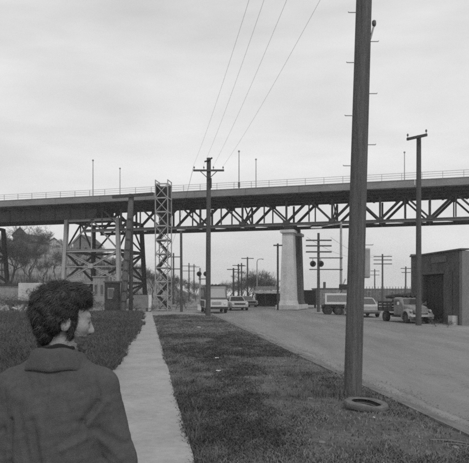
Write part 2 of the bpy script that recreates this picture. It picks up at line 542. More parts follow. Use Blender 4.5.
# lamp posts on the deck
def blocal(s, y, z=0.0):
    c, sn = math.cos(BA), math.sin(BA)
    return Vector((BO[0] + s * c - y * sn, BO[1] + s * sn + y * c, z))
lamp_posts = [(93, YN + .5, 161, 'lamp post on the bridge deck above the pale braced tower'), (120, YF - .5, 169, 'shorter lamp post on the bridge just left of the scaffold stair'),
              (239, YN + .5, 152, 'lamp post on the bridge right of the crossarm pole, with small box on it'), (256, YF - .5, 160, 'far-side lamp post on the bridge over the truss near the pier'),
              (404.5, YF - .5, 153, 'right lamp post of the bridge near the bare-topped pole')]
for u, yy, vt, lab in lamp_posts:
    s = s_of(u)
    for _ in range(6):                                    # find the place along the deck that this post stands at
        p = blocal(s, yy); uu = U0 + F * p.x / p.y; s += (u - uu) / F * p.y
    p = blocal(s, yy, 12.13)
    top = gz(vt, p.y) - 12.13
    t = thing('lamp_post', lab, 'lamp post', p, 0, 'lamp posts on the bridge')
    MB().tube([(0, 0, 0), (0, 0, top * .5), (0, 0, top)], [.06, .05, .04], 8).build('pole', galv, t, True)
    MB().box((0, 0, .15), (.28, .28, .3)).build('base', galv, t)
    MB().lathe([(.03, 0), (.10, .03), (.11, .12), (.05, .2)], (0, 0, top - .02)).build('lantern', galv, t, True)
    if u == 239: MB().box((.0, -.12, .95), (.22, .2, .5)).build('control_box', steel_m, t)

# ------------------------------------------------------------------ steel tower under the bridge (near face toned as lit, rear toned as shaded)
def tower(s0, s1, label, ztop, zbase, name='steel_tower', pale=True):
    t = thing(name, label, 'bridge tower', blocal(s0, 0), BA, None)
    w = s1 - s0
    sp = .35
    W = 6.2                                               # the cap beams run past the far girder
    lv = [0.25, 3.0, 6.7 if pale else 6.6, ztop - .1]
    legs = {}
    for yy in (0.0, W):
        for x0, sx in ((0, -1), (w, 1)):
            base = (x0 + sx * sp, yy + (-sp if yy == 0 else .5), zbase + .3)
            top = (x0, yy, ztop)
            m = steel_l if (pale and yy == 0) else steel_d  # pale steel paints the near legs lit, dark steel the rest shaded
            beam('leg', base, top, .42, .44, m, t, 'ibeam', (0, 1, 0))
            MB().box((base[0], base[1], zbase + .1), (1.0, 1.0, .5)).build('footing', pierm, t)
            legs[(yy, sx)] = (Vector(base), Vector(top))
    def on(k, z):
        a, b = legs[k]; f_ = (z - a.z) / (b.z - a.z); return a.lerp(b, f_)
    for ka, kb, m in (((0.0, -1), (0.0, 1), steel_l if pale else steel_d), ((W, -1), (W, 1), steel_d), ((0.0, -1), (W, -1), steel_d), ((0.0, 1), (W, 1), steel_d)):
        for i, z in enumerate(lv[1:3] + [lv[3]]):
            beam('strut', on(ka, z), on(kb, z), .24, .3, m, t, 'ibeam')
        for i in range(2):
            za, zb = lv[i] + .25, lv[i + 1] - .1
            if za < zbase + .3: za = zbase + .5
            if zb - za < 1: continue
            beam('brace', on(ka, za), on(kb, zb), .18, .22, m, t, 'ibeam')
            o = on(kb, za); p = on(ka, zb)
            off = Vector((0, .09, 0))
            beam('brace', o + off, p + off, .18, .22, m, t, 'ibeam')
            c = (on(ka, za) + on(kb, zb)) / 2
            if abs(ka[0] - kb[0]) < .1:
                beam('gusset_plate', c + Vector((-.32, -.1, 0)), c + Vector((.32, -.1, 0)), .03, .55, m, t)
        for z in (1.6, 4.85):
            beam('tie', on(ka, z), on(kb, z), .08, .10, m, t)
        # upper panel: short inclined members up to the girder
        mid = (on(ka, lv[2]) + on(kb, lv[2])) / 2
        mt_ = (on(ka, lv[3]) + on(kb, lv[3])) / 2
        beam('knee_brace', on(ka, lv[2]), mt_ + Vector((0, 0, -.1)), .14, .16, m, t, 'ibeam')
        beam('knee_brace', on(kb, lv[2]) + Vector((0, .06, 0)), mt_ + Vector((.1, .06, -.1)), .14, .16, m, t, 'ibeam')
        beam('hanger', mid, mt_ + Vector((0, 0, -.1)), .12, .12, m, t, 'ibeam', (0, 1, 0))
    return t
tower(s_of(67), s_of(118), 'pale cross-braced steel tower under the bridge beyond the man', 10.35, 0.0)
tl = s_of(-29)
tower(tl - 6.6, tl, 'dark steel tower at the left edge, under the plate girder', 10.35, 2.2, pale=False)

# ------------------------------------------------------------------ concrete pier
pier_dark = M('dark_pier_concrete', .10, .9, .3, .6, .3, 14, streak=.35)  # far column and web, darker than the near column
pier = thing('concrete_pier', 'tall tapered concrete pier carrying the truss beside the road', 'bridge pier', blocal(-.35, 0), BA)
for yy in (0.0, W):
    MB().loft([[(x * a, yy + y * b, z) for x, y in ((-1, -1), (1, -1), (1, 1), (-1, 1))] for a, b, z in ((.98, 1.15, 0), (.80, .95, .9), (.76, .90, 1.0), (.56, .66, 8.05))]).build('column', pierm if yy == 0 else pier_dark, pier, bevel=.05)
    MB().box((-.0, yy, 8.2), (1.5, 1.8, .32)).build('cap', pierm, pier, bevel=.04)
    MB().box((-.0, yy, 8.6), (.9, .7, .48)).build('bearing', steel_d, pier)
# web between the columns with an arched opening
mb = MB()
arc = [(1.0 + 0, 3.4)] + [(W / 2 - 1.5 * math.cos(a), 5.4 + 1.1 * math.sin(a)) for a in np.linspace(0, math.pi, 11)] + [(W - 1.0, 3.4)]
hole = [(W / 2 - 1.5, 3.5)] + arc[1:-1] + [(W / 2 + 1.5, 3.5)]
hole = [(float(a), float(b)) for a, b in hole]
outer = []
n = len(hole)
for i, (y, z) in enumerate(hole):
    t_ = i / (n - 1)
    if i == 0: outer.append((.8, .0))
    elif i == n - 1: outer.append((W - .8, .0))
    else: outer.append((.6 + (W - 1.2) * (i - 1) / (n - 3), 7.9 if 0 < i < n - 1 else 0))
for x in (-.3, .3):
    k = len(mb.v)
    mb.v += [(x, y, z) for y, z in hole] + [(x, y, z) for y, z in outer]
    for i in range(n):
        j = (i + 1) % n
        mb.f.append((k + i, k + j, k + n + j, k + n + i))
for i in range(n):
    j = (i + 1) % n
    mb.f.append((i, j, 2 * n + j, 2 * n + i))
    mb.f.append((n + i, n + j, 3 * n + j, 3 * n + i))
mb.build('web_wall', pier_dark, pier)
MB().box((0, W / 2, .3), (2.2, W + 2.8, .5)).build('footing', pierm, pier, bevel=.05)

# ------------------------------------------------------------------ scaffold stair tower
SD = 61.5
sx0 = gx(163.5, SD)
sc_ = thing('scaffold_stair', 'narrow pale scaffold stair tower standing in front of the bridge', 'scaffold', (sx0, SD, 0), R(-8))
hw, hd, lev, nl = .62, .75, 1.37, 9
for x in (-hw, hw):
    for y in (-hd, hd):
        beam('post', (x, y, 0), (x, y, 12.9), .09, .09, steel_l, sc_, 'bar', (0, 1, 0))
for i in range(nl + 1):
    z = .15 + i * lev
    for y in (-hd, hd): beam('ledger', (-hw, y, z), (hw, y, z), .08, .13, steel_l, sc_)
    for x in (-hw, hw): beam('ledger', (x, -hd, z), (x, hd, z), .07, .10, steel_l, sc_)
    if i < nl:
        beam('brace', (-hw, hd + .03, z), (hw, hd + .03, z + lev), .06, .06, steel_d, sc_)
        beam('brace', (hw, hd + .06, z), (-hw, hd + .06, z + lev), .06, .06, steel_d, sc_)
        beam('front_brace', (-hw, -hd - .05, z), (hw, -hd - .05, z + lev), .05, .06, steel_l, sc_)
        beam('front_brace', (hw, -hd - .09, z), (-hw, -hd - .09, z + lev), .05, .06, steel_l, sc_)
        k = 1 if i % 2 else -1
        mb = MB()
        for q in range(6):
            f_ = (q + .5) / 6
            mb.box((k * (-hw + .12 + (2 * hw - .24) * f_), -.25 + .0 * q, z + lev * f_), (.2, .6, .04))
        beam('stringer', (-k * (hw - .08), .08, z), (k * (hw - .08), .08, z + lev), .05, .18, steel_d, sc_)
        beam('stringer', (-k * (hw - .08), -.58, z), (k * (hw - .08), -.58, z + lev), .05, .18, steel_m, sc_)
        o = mb.build('stair_treads', steel_m, sc_); o['kind'] = 'stuff'
        beam('platform', (-hw + .05, .42, z + .05), (hw - .05, .42, z + .05), .6, .05, steel_d, sc_)
    if i >= 7 and i < nl:
        for x in (-hw + .05, hw - .05): beam('side_panel', (x, -hd + .06, z + lev / 2), (x, hd - .1, z + lev / 2), .03, lev - .2, black, sc_)
    if i >= 6 and i < nl:
        beam('back_panel', (-hw + .06, hd - .06, z + lev / 2), (hw - .06, hd - .06, z + lev / 2), .03, lev - .16, black if i > 7 else steel_d, sc_)
for x in (-hw, hw): beam('ledger', (x, -hd, 12.85), (x, hd, 12.85), .06, .06, steel_l, sc_)

# ------------------------------------------------------------------ leaning timber mast with boom
MD = 60.5
mp_ = Vector((gx(122.5, MD), MD, 0))
mast = thing('timber_mast', 'thick dark leaning timber mast with a boom beside the steel tower', 'mast', mp_)
topx = gx(131.5, MD) - mp_.x; topz = gz(194, MD)
MB().tube([(0, 0, -.1), (topx * .5, 0, topz * .5), (topx, 0, topz)], [.34, .30, .26], 10).build('shaft', M('mast_timber', .11, .9, .3, 2, .3, 9, stretch=(4, 4, .3)), mast, True)
MB().tube([(.75, .3, -.1), (topx * .6 + .28, .25, topz * .62), (topx + .05, .15, topz - .3)], [.2, .19, .16], 8).build('back_shaft', timber_d, mast, True)
beam('boom', (gx(113, MD) - mp_.x, -.36, gz(197.5, MD)), (gx(154, MD) - mp_.x, -.36, gz(194.5, MD)), .22, .3, timber_d, mast)
for i in range(9):
    z = 1.0 + i * 1.0
    beam('cleat', (topx * z / topz - .1, -.36, z), (topx * z / topz + .42, -.30, z), .08, .1, timber_d, mast)

# ------------------------------------------------------------------ utility poles
def pole(loc, h, r0, r1, label, arms=(), lean=0.0, mat=timber_far, group='utility poles along the street', armrz=0.0, brace=False, pins=True, n=10, name='utility_pole'):
    t = thing(name, label, 'utility pole', loc, 0, group)
    tx = math.tan(lean) * h
    MB().tube([(0, 0, -.3), (tx * .33, 0, h * .33), (tx * .67, 0, h * .67), (tx, 0, h)], [r0, r0 + (r1 - r0) * .33, r0 + (r1 - r0) * .67, r1], n).build('shaft', mat, t, True)
    c, s = math.cos(armrz), math.sin(armrz)
    for z, half, npin in arms:
        x = tx * z / h
        off = Vector((s, -c, 0)) * (r1 + .06)
        a = beam('crossarm', Vector((x - half * c, -half * s, z)) + off, Vector((x + half * c, half * s, z)) + off, .10, .13, mat, t)
        if brace:
            for k in (-1, 1):
                beam('arm_brace', Vector((x + k * half * .55 * c, k * half * .55 * s, z - .05)) + off * 1.3, Vector((x, 0, z - .62)) + off * 1.1, .03, .05, mat, t)
        if pins and loc[1] < 50:
            for i in range(npin):
                q = -half * .93 + 2 * half * .93 * i / (npin - 1)
                if abs(q) < .12: continue
                MB().lathe([(.015, 0), (.02, .1), (.05, .11), (.055, .17), (.03, .22), (.008, .24)], Vector((x + q * c, q * s, z + .06)) + off, n=8).build('insulator', glass_ins, t, True)
    return t, tx

# the near pole with step pegs
PD = 9.65; px = gx(352, PD)
near, ntx = pole((px, PD, .06), 11.0, .14, .105, 'big near utility pole leaning slightly, step pegs up its sides', [], R(1.72), timber, n=24)
AX = math.tan(R(1.72)) * 10.5
beam('crossarm', (AX - .75, -.18, 10.5), (AX + 1.8, -.18, 10.5), .10, .13, timber, near)
for q in (-.5, -.14, .53, 1.64): MB().lathe([(.015, 0), (.02, .1), (.05, .11), (.055, .17), (.03, .22), (.008, .24)], (AX + q, -.18, 10.56), n=8).build('insulator', glass_ins, near, True)
MB().tube([(0, 0, -.1), (0, 0, .02)], [.19, .145], 20).build('soil_collar', soil, near, True)
for k, v in ((-1, 13), (1, 42), (-1, 63), (1, 94), (-1, 116), (1, 145), (-1, 166), (1, 245)):
    z = gz(v, PD) - .06
    r = .14 - .035 * z / 11; x = math.tan(R(1.72)) * z
    MB().tube([(x + k * r * .8, -.02, z), (x + k * (r + .115), -.02, z), (x + k * (r + .122), -.02, z + .012)], .007, 6).build('step_peg', galv, near, True)
z = gz(36, PD) - .06; x = math.tan(R(1.72)) * z
MB().tube([(x + .11, -.03, z - .06), (x + .165, -.03, z + .15)], .014, 6).build('bracket', galv, near, True)
MB().lathe([(.012, 0), (.028, .02), (.034, .05), (.03, .09), (.012, .105)], (x + .168, -.03, z + .13), n=12).build('insulator', glass_ins, near, True)
z0, z1 = gz(278, PD) - .06, gz(248, PD) - .06
MB().box((math.tan(R(1.72)) * (z0 + z1) / 2 + .17, .03, (z0 + z1) / 2), (.1, .09, z1 - z0)).build('conduit_cover', galv, near, bevel=.02)

# the crossarm pole in the grass and the pole by the brick building
CD = 45.0; cx = gx(208, CD)
cpole, _ = pole((cx, CD, .05), gz(158, CD) - .05, .19, .15, 'slim utility pole with braced crossarm at the far end of the grass', [(gz(171, CD) - .05, 1.12, 4)], R(.3), timber_far, brace=True, n=12)
MB().tube([(-.25, -.2, gz(163, CD)), (.0, -.2, gz(162, CD)), (.32, -.2, gz(159, CD))], .06, 6).build('top_bracket', black, cpole)
MB().box((.19, -.1, gz(184, CD)), (.16, .2, .7)).build('switch_box', timber_d, cpole)
RD = 32.6; rx_ = gx(418.5, RD)
pole((rx_, RD, .02), gz(136, RD), .16, .12, 'tall utility pole with one short tilted arm in front of the parked truck', [(gz(138, RD), .6, 2)], R(.1), timber_far, armrz=R(-50), n=12)
# farther poles
pole((gx(318.5, 58), 58, 0), gz(233, 58), .15, .11, 'utility pole with three wide crossarms behind the crossing signals', [(gz(v, 58), 1.2, 6) for v in (240.5, 246, 252)], 0, timber_far)
pole((gx(181.5, 58), 58, 0), gz(231, 58), .13, .11, 'plain thin pole without arms just right of the scaffold stair', [], R(-.3), timber_far)
pole((gx(173.5, 92), 92, 0), gz(253, 92), .14, .11, 'far pole with two crossarms near the scaffold stair', [(gz(257, 92), 1.1, 4), (gz(269, 92), 1.1, 4)], 0, timber_far)
pole((gx(189, 140), 140, 0), gz(263, 140), .15, .12, 'faint distant pole with two crossarms left of the crossarm pole', [(gz(266, 140), 1.6, 4), (gz(271, 140), 1.4, 4)], 0, timber_far)
pole((gx(194, 150), 150, 0), gz(264, 150), .15, .12, 'faint distant pole close behind the left crossing signal', [(gz(267, 150), 1.4, 4)], 0, timber_far)
pole((gx(233.5, 95), 95, 0), gz(268, 95), .16, .12, 'far pole with single arm behind the light car', [(gz(269.5, 95), 1.0, 4)], 0, timber_d)
pole((gx(238.5, 112), 112, 0), gz(264, 112), .17, .13, 'far pole with two arms behind the light car', [(gz(265.5, 112), 1.1, 4), (gz(272, 112), 1.0, 4)], 0, timber_d)
pole((gx(241.5, 125), 125, 0), gz(263, 125), .17, .13, 'farthest pole of the cluster behind the light car', [(gz(266, 125), .9, 4), (gz(273, 125), .9, 4)], 0, timber_d)
pole((gx(247.5, 100), 100, 0), gz(257, 100), .15, .11, 'tallest far pole standing before the bare trees', [(gz(258.5, 100), 1.0, 4)], 0, timber_far)
pole((gx(277.8, 61.5), 61.5, 0), gz(243.5, 61.5), .11, .09, 'thin pole standing against the left edge of the concrete pier', [(gz(245.5, 61.5), .45, 2)], 0, timber_d)
pole((gx(382.5, 98), 98, 0), gz(254, 98), .16, .12, 'far pole with three long crossarms right of the near pole', [(gz(v, 98), 1.45, 6) for v in (256.5, 260, 264)], 0, timber_far)
pole((gx(374.7, 150), 150, 0), gz(269, 150), .17, .13, 'distant pole with two crossarms right of the near pole', [(gz(271, 150), 1.1, 4), (gz(275, 150), 1.1, 4)], 0, timber_far)
pole((gx(405.5, 110), 110, 0), gz(266.5, 110), .16, .12, 'far pole above the parked truck', [(gz(268.5, 110), .95, 4), (gz(272.5, 110), .8, 4)], R(.5), timber_far)
# arched street lamp beyond the trees
sl = thing('street_lamp', 'curved-arm street lamp among the bare trees', 'street lamp', (gx(257, 85), 85, 0))
hh = gz(259, 85)
MB().tube([(0, 0, 0), (0, 0, hh - .4), (.1, 0, hh - .1), (.35, 0, hh), (.75, 0, hh + .02)], [.08, .06, .05, .045, .04], 8).build('pole', galv, sl, True)
MB().lathe([(.02, 0), (.14, .05), (.1, .14), (.02, .16)], (.8, 0, hh - .1), n=10).build('lantern', galv, sl, True)

# ------------------------------------------------------------------ wires
def wire_run(a, b, sag, label, r=.009, n=18):
    a, b = Vector(a), Vector(b)
    pts = []
    for i in range(n + 1):
        t = i / n; p = a.lerp(b, t); p.z -= sag * 4 * t * (1 - t); pts.append(p)
    tag(MB().tube(pts, r, 5).build('overhead_wire', wire, smooth=True), label, 'wire', 'overhead wires')
zc = gz(171, CD) + .27
for q, qn, nm in ((-1.07, -.5, 'leftmost'), (-.36, -.14, 'second from left'), (.36, .53, 'third from left'), (1.07, 1.64, 'rightmost')):
    dx = math.tan(R(1.72)) * 10.5
    wire_run((px + dx + qn, PD - .17, 10.56 + .32), (cx + q * 1.0, CD - .2, zc), .45, nm + ' of the overhead wires from the near pole to the crossarm pole', .0042)
wire_run((cx - 1.04, CD - .2, zc), (gx(173.5, 92) - 1, 92 - .15, gz(257, 92) + .3), .9, 'faint wire from the crossarm pole to the far pole by the scaffold', .012)
for i, q in enumerate((-1.1, 1.1)):
    wire_run((gx(318.5, 58) + q, 57.85, gz(240.5, 58) + .3), (gx(382.5, 98) + q * 1.2, 97.8, gz(256.5, 98) + .3), 1.1, ('left' if i == 0 else 'right') + '-hand wire from the three-arm pole to a far pole', .012)

# ------------------------------------------------------------------ railway crossing signals
def signal_mast(u, D, vtop, arms, discs, label):
    t = thing('crossing_signal', label, 'railway signal', (gx(u, D), D, 0), 0, 'railway crossing signals')
    X0 = gx(u, D)
    MB().tube([(0, 0, 0), (0, 0, gz(vtop, D))], [.12, .09], 10).build('mast', galv, t, True)
    MB().box((0, 0, .3), (.5, .5, .6)).build('base', pierm, t, bevel=.03)
    for v, ul, ur in arms:
        MB().tube([(gx(ul, D) - X0, -.14, gz(v, D)), (gx(ur, D) - X0, -.14, gz(v, D))], .045, 8).build('arm', steel_m, t, True)
    for uu, vv in discs:
        c = (gx(uu, D) - X0, -.3, gz(vv, D))
        MB().lathe([(.02, .03), (.25, .02), (.26, 0), (.02, -.01)], c, 'y', 18).build('signal_disc', black, t, True)
        MB().lathe([(.10, -.2), (.11, -.2), (.11, .0), (.10, 0)], c, 'y', 12, True).build('lamp_hood', black, t, True)
        MB().tube([(c[0], -.2, c[2]), (c[0], -.2, gz(arms[0][0], D))], .03, 6).build('hanger', galv, t)
    return t
sg = signal_mast(341, 52, 222, [(258, 309, 342.5), (269.5, 309, 342.5)], [(312.5, 264), (320.3, 264)], 'cantilever crossing signal with two dark discs right of the pier')
D = 52
MB().box((gx(343, D) - gx(341, D), -.2, gz(287, D)), (.7, .3, .45)).build('bell_box', steel_d, sg, bevel=.03)
MB().tube([(-.3, -.2, gz(296, D)), (.35, -.2, gz(279, D))], .06, 6).build('crossbuck_arm', steel_l, sg)
MB().tube([(gx(341, D) - gx(341, D), -.14, gz(224, D)), (gx(312, D) - gx(341, D), -.14, gz(228, D))], .03, 6).build('lamp_arm', galv, sg)
MB().loft([[(gx(316, D) - gx(341, D) + a * sx, -.14 + b * sx, gz(z_, D)) for a, b in ((-.5, -.12), (.5, -.12), (.5, .12), (-.5, .12))] for sx, z_ in ((.7, 227.0), (1, 227.9), (.8, 228.6))]).build('lamp_head', paint_w, sg)
signal_mast(200, 64, 268, [(279, 198.5, 207)], [(199.3, 274), (206, 274)], 'crossing signal with two dark discs beside the crossarm pole')

# ------------------------------------------------------------------ brick building at the right
BD0, BD1 = 33.0, 39.5
def facx(D): return 12.1 - .1315 * (D - 33)
bl = thing('brick_building', 'low dark brick building with a big dark garage door', 'building', (facx(BD0), BD0, 0), math.atan(.1315))
# local: y along the street facade (away), x away from the street
Lf = (BD1 - BD0) * math.sqrt(1 + .1315 ** 2); Hb = gz(249.8, BD0)
d0, d1, dz = 2.1, 4.75, gz(274, 35.8)
T = .35
def wallpart(mb, name='wall', mat=brick): return mb.build(name, mat, bl)
mb = MB()
mb.box((T / 2, d0 / 2 + .17, Hb / 2), (T, d0 - .34, Hb)); wallpart(mb)
wallpart(MB().box((T / 2, (d1 + Lf) / 2, Hb / 2), (T, Lf - d1, Hb)))
wallpart(MB().box((T / 2, (d0 + d1) / 2, (dz + Hb) / 2), (T, d1 - d0 - .004, Hb - dz)))
wallpart(MB().box((4.01, .165, Hb * .5 - .02), (7.98, .33, Hb - .04)), 'end_wall', render_l)
wallpart(MB().box((4.0, Lf - T / 2, Hb / 2 - .1), (7.9 - T, T, Hb - .2)))
wallpart(MB().box((8.0, Lf / 2, Hb / 2 - .1), (T, Lf - .8, Hb - .2)))
MB().box((4.1, Lf / 2, Hb - .3), (7.6, Lf - .8, .12)).build('roof', roofm, bl)
MB().box((T / 2 - .02, Lf / 2, Hb + .04), (T + .12, Lf + .1, .09)).build('coping', brick, bl)
MB().box((2.4, Lf + .2, Hb + .12), (4.6, .3, .16)).build('rear_coping', kerbm, bl)
for i in range(5):                                        # garage door boards
    w = (d1 - d0 - .1) / 5
    MB().box((T - .12, d0 + .05 + w * (i + .5), dz / 2), (.06, w - .03, dz - .06)).build('door_board', black, bl)
MB().box((T / 2 - .02, (d0 + d1) / 2, dz + .08), (T + .08, d1 - d0 + .3, .14)).build('door_lintel', M('lintel', .09), bl)
MB().box((-.03, 2.6, gz(259.5, 35.5)), (.05, 1.9, .33)).build('sign_panel', M('faded_sign', .11, .9, .25, 4), bl)
MB().box((-.03, 1.05, 1.7), (.06, .08, 2.4)).build('downpipe', brick, bl)
wf = MB().box((.9, -.03, Hb - .75), (.7, .08, .55)).build('window', black, bl); MB().box((.9, -.075, Hb - .75), (.56, .02, .42)).build('pane', glassd, wf)
MB().box((-.15, .7, .25), (.3, .5, .5)).build('step', pierm, bl)

# ------------------------------------------------------------------ vehicles (local: y forward, x to the vehicle's right, origin on the ground)
def ring(y, w, zb, zt, r=.12, n=3):
    r = min(r, (zt - zb) / 2.01, w * .6)
    pts = []
    for cxs, cz, a0 in ((w - r, zb + r, -90), (w - r, zt - r, 0), (-w + r, zt - r, 90), (-w + r, zb + r, 180)):
        for i in range(n + 1):
            a = R(a0 + 90 * i / n); pts.append((cxs + r * math.cos(a), y, cz + r * math.sin(a)))
    return pts
def wheel(t, x, y, r, w, rimm=chrome):
    s = 1 if x > 0 else -1
    ty = MB().lathe([(r * .6, -w / 2), (r * .9, -w / 2), (r, -w * .3), (r, w * .3), (r * .9, w / 2), (r * .6, w / 2)], (x, y, r), 'x', 20, True)
    wl = ty.build('wheel', rubber, t, True)
    MB().lathe([(.02, s * w * .42), (r * .35, s * w * .4), (r * .55, s * w * .3), (r * .61, s * w * .45), (r * .61, -s * w * .4), (.02, -s * w * .4)], (x, y, r), 'x', 16).build('rim', rimm, wl, True)
def quadplate(name, pts, mat, t, th=.012):
    p = [Vector(q) for q in pts]
    nrm = (p[1] - p[0]).cross(p[3] - p[0]).normalized()
    vs = [q + nrm * th * .5 for q in p] + [q - nrm * th * .5 for q in p]
    return MB().add(vs, [(0, 1, 2, 3), (7, 6, 5, 4), (0, 4, 5, 1), (1, 5, 6, 2), (2, 6, 7, 3), (3, 7, 4, 0)]).build(name, mat, t)
def sedan(label, loc, rz, mat=paint_l, L=4.9, w=.9, roofh=1.42, group='cars on the street', roofmat=None):
    t = thing('car', label, 'car', loc, rz, group)
    y0, y1 = -L / 2, L / 2
    st = [(y0, w * .82, .42, .80), (y0 + .12, w * .93, .34, .88), (y0 + .5, w, .26, .92), (y0 + 1.2, w, .24, .95), (0, w, .24, .93), (y1 - 1.3, w, .24, .94), (y1 - .4, w * .97, .28, .90), (y1 - .08, w * .92, .36, .86), (y1, w * .85, .42, .80)]
    MB().loft([ring(*s) for s in st]).build('body', mat, t, True)
    cb = [(y0 + 1.05, y1 - 1.75, w * .9, .92), (y0 + 1.35, y1 - 2.15, w * .80, 1.2), (y0 + 1.55, y1 - 2.4, w * .72, roofh - .05), (y0 + 1.75, y1 - 2.6, w * .6, roofh)]
    rings = [[(-a[2], a[0], a[3]), (a[2], a[0], a[3]), (a[2], a[1], a[3]), (-a[2], a[1], a[3])] for a in cb]
    MB().loft(rings).build('cabin', roofmat or mat, t, bevel=.03)
    a, b = rings[0], rings[2]
    def inset(q, dy=0, dx=0, k=.86):
        c = sum((Vector(p) for p in q), Vector()) / 4
        return [c + (Vector(p) - c) * k + Vector((dx, dy, .01)) for p in q]
    quadplate('windshield', inset([a[3], a[2], b[2], b[3]], .05), glassd, t)
    quadplate('rear_window', inset([a[1], a[0], b[0], b[1]], -.05), glassd, t)
    quadplate('side_window', inset([a[2], a[1], b[1], b[2]], 0, .035), glassd, t)
    quadplate('side_window', inset([a[0], a[3], b[3], b[0]], 0, -.035), glassd, t)
    for yy, k in ((y1 + .06, 1), (y0 - .06, -1)):
        MB().loft([ring(yy - k * .08, w * .9, .38, .56, .05), ring(yy + k * .04, w * .82, .40, .54, .05)]).build('bumper', chrome, t, True)
    MB().box((0, y1 + .005, .68), (w * 1.15, .03, .15)).build('grille', steel_d, t)
    for s in (-1, 1):
        MB().lathe([(.02, .05), (.085, .04), (.10, 0), (.1, -.04)], (s * w * .74, y1 - .0, .70), 'y', 14).build('headlight', paint_w, t, True)
        MB().lathe([(.02, -.03), (.07, -.02), (.075, .04)], (s * w * .7, y0 - .01, .66), 'y', 12).build('tail_light', paint_g, t, True)
        wheel(t, s * (w - .1), y1 - .95, .33, .2); wheel(t, s * (w - .1), y0 + 1.0, .33, .2)
    return t
DIRT = math.atan(.1315)                                   # street heading
toward = math.pi + DIRT
# van standing at the kerb
VD = 52.0
vt = thing('delivery_van', 'tall pale van with dark roof and dark side behind the crossarm pole', 'van', (gx(212.6, VD), VD + 2.6, .06), toward)
vw, vh = .98, 2.32
MB().loft([ring(y, w_, a, b, .14) for y, w_, a, b in ((-2.5, vw * .95, .5, 1.0), (-2.45, vw, .42, 1.15), (2.35, vw, .40, 1.15), (2.55, vw * .93, .46, 1.1))]).build('body', paint_w, vt, True)
MB().loft([ring(y, w_, a, b, .16) for y, w_, a, b in ((-2.44, vw * .95, 1.1, vh - .1), (-2.38, vw * .98, 1.1, vh), (1.75, vw * .98, 1.1, vh), (1.95, vw * .95, 1.1, vh - .06), (2.3, vw * .93, 1.1, 1.35))]).build('upper_body', M('van_dark', .08, .4, .12, 2, spec=.5), vt, True)
MB().loft([ring(y, w_, vh - .1, vh + .1, .09) for y, w_ in ((-2.3, vw * .9), (1.85, vw * .9))]).build('roof', paint_d, vt, True)
wsh = quadplate('windshield', [(-.8, 2.31, 1.32), (.8, 2.31, 1.32), (.72, 2.03, 2.06), (-.72, 2.03, 2.06)], M('painted_reflection_glass', .2, .45, .05, 2, spec=.6), vt)  # pale base colour stands in for a reflection in the glass
for s in (-1, 1):
    quadplate('side_window', [(s * (vw * .98 + .012), -2.0, 1.4), (s * (vw * .98 + .012), 1.6, 1.4), (s * (vw * .98 + .012), 1.45, 2.0), (s * (vw * .98 + .012), -2.0, 2.0)], glassd, vt)
    MB().box((s * (vw + .012), -.1, .8), (.03, 4.4, .5)).build('side_panel', paint_d, vt)
    MB().lathe([(.02, .05), (.1, .04), (.12, 0), (.12, -.04)], (s * .7, 2.56, .82), 'y', 14).build('headlight', paint_w, vt, True)
    wheel(vt, s * .86, 1.6, .36, .22); wheel(vt, s * .86, -1.6, .36, .22)
MB().box((0, 2.62, .45), (1.9, .12, .2)).build('bumper', black, vt, bevel=.03)
MB().box((0, 2.58, .86), (.8, .03, .2)).build('grille', galv, vt)
for i in range(3): MB().box((-.3 + .3 * i, 1.9, vh + .13), (.12, .12, .07)).build('marker_lamp', galv, vt)
sedan('light sedan facing us just right of the pale van', (gx(236.5, 60), 61.5, .05), toward, paint_l)
sedan('dark sedan parked behind the light sedan, by the bare trees', (gx(246, 78), 78, 0), toward + R(8), paint_g)
sedan('light sedan seen from behind, right of the near pole', (gx(366, 45), 46.5, 0), DIRT + R(-6), paint_l)

# low trailer with a white-framed side board
SD2 = 50.5
ft = thing('flatbed_trailer', 'low flat trailer with a white-framed grey side board, left of the near pole', 'trailer', (gx(339, SD2), SD2, 0), R(-90 - 4))
MB().box((0, 0, .74), (1.75, 2.75, .14)).build('bed', wood_d, ft)
MB().box((0, .1, .58), (.8, 3.0, .18)).build('chassis', black, ft)
MB().tube([(0, 1.4, .6), (0, 2.5, .5)], .05, 6).build('drawbar', black, ft)
for s in (-1, 1):
    bd = MB().box((s * .90, -.02, 1.30), (.06, 2.3, .86)).build('side_board', paint_g, ft)
    for zz in (.95, 1.66): MB().box((s * .935, -.02, zz), (.03, 2.36, .17)).build('board_frame', paint_w, bd)
    for yy in (-1.13, 1.09): MB().box((s * .935, yy, 1.305), (.03, .14, .535)).build('board_frame', paint_w, bd)
    wheel(ft, s * .75, -.95, .36, .2, steel_d); wheel(ft, s * .75, -.1, .36, .2, steel_m)
    MB().box((s * .88, -.52, .80), (.14, 1.6, .05)).build('mudguard', black, ft)
MB().box((0, -1.34, 1.1), (1.7, .06, .6)).build('tailgate', paint_g, ft)

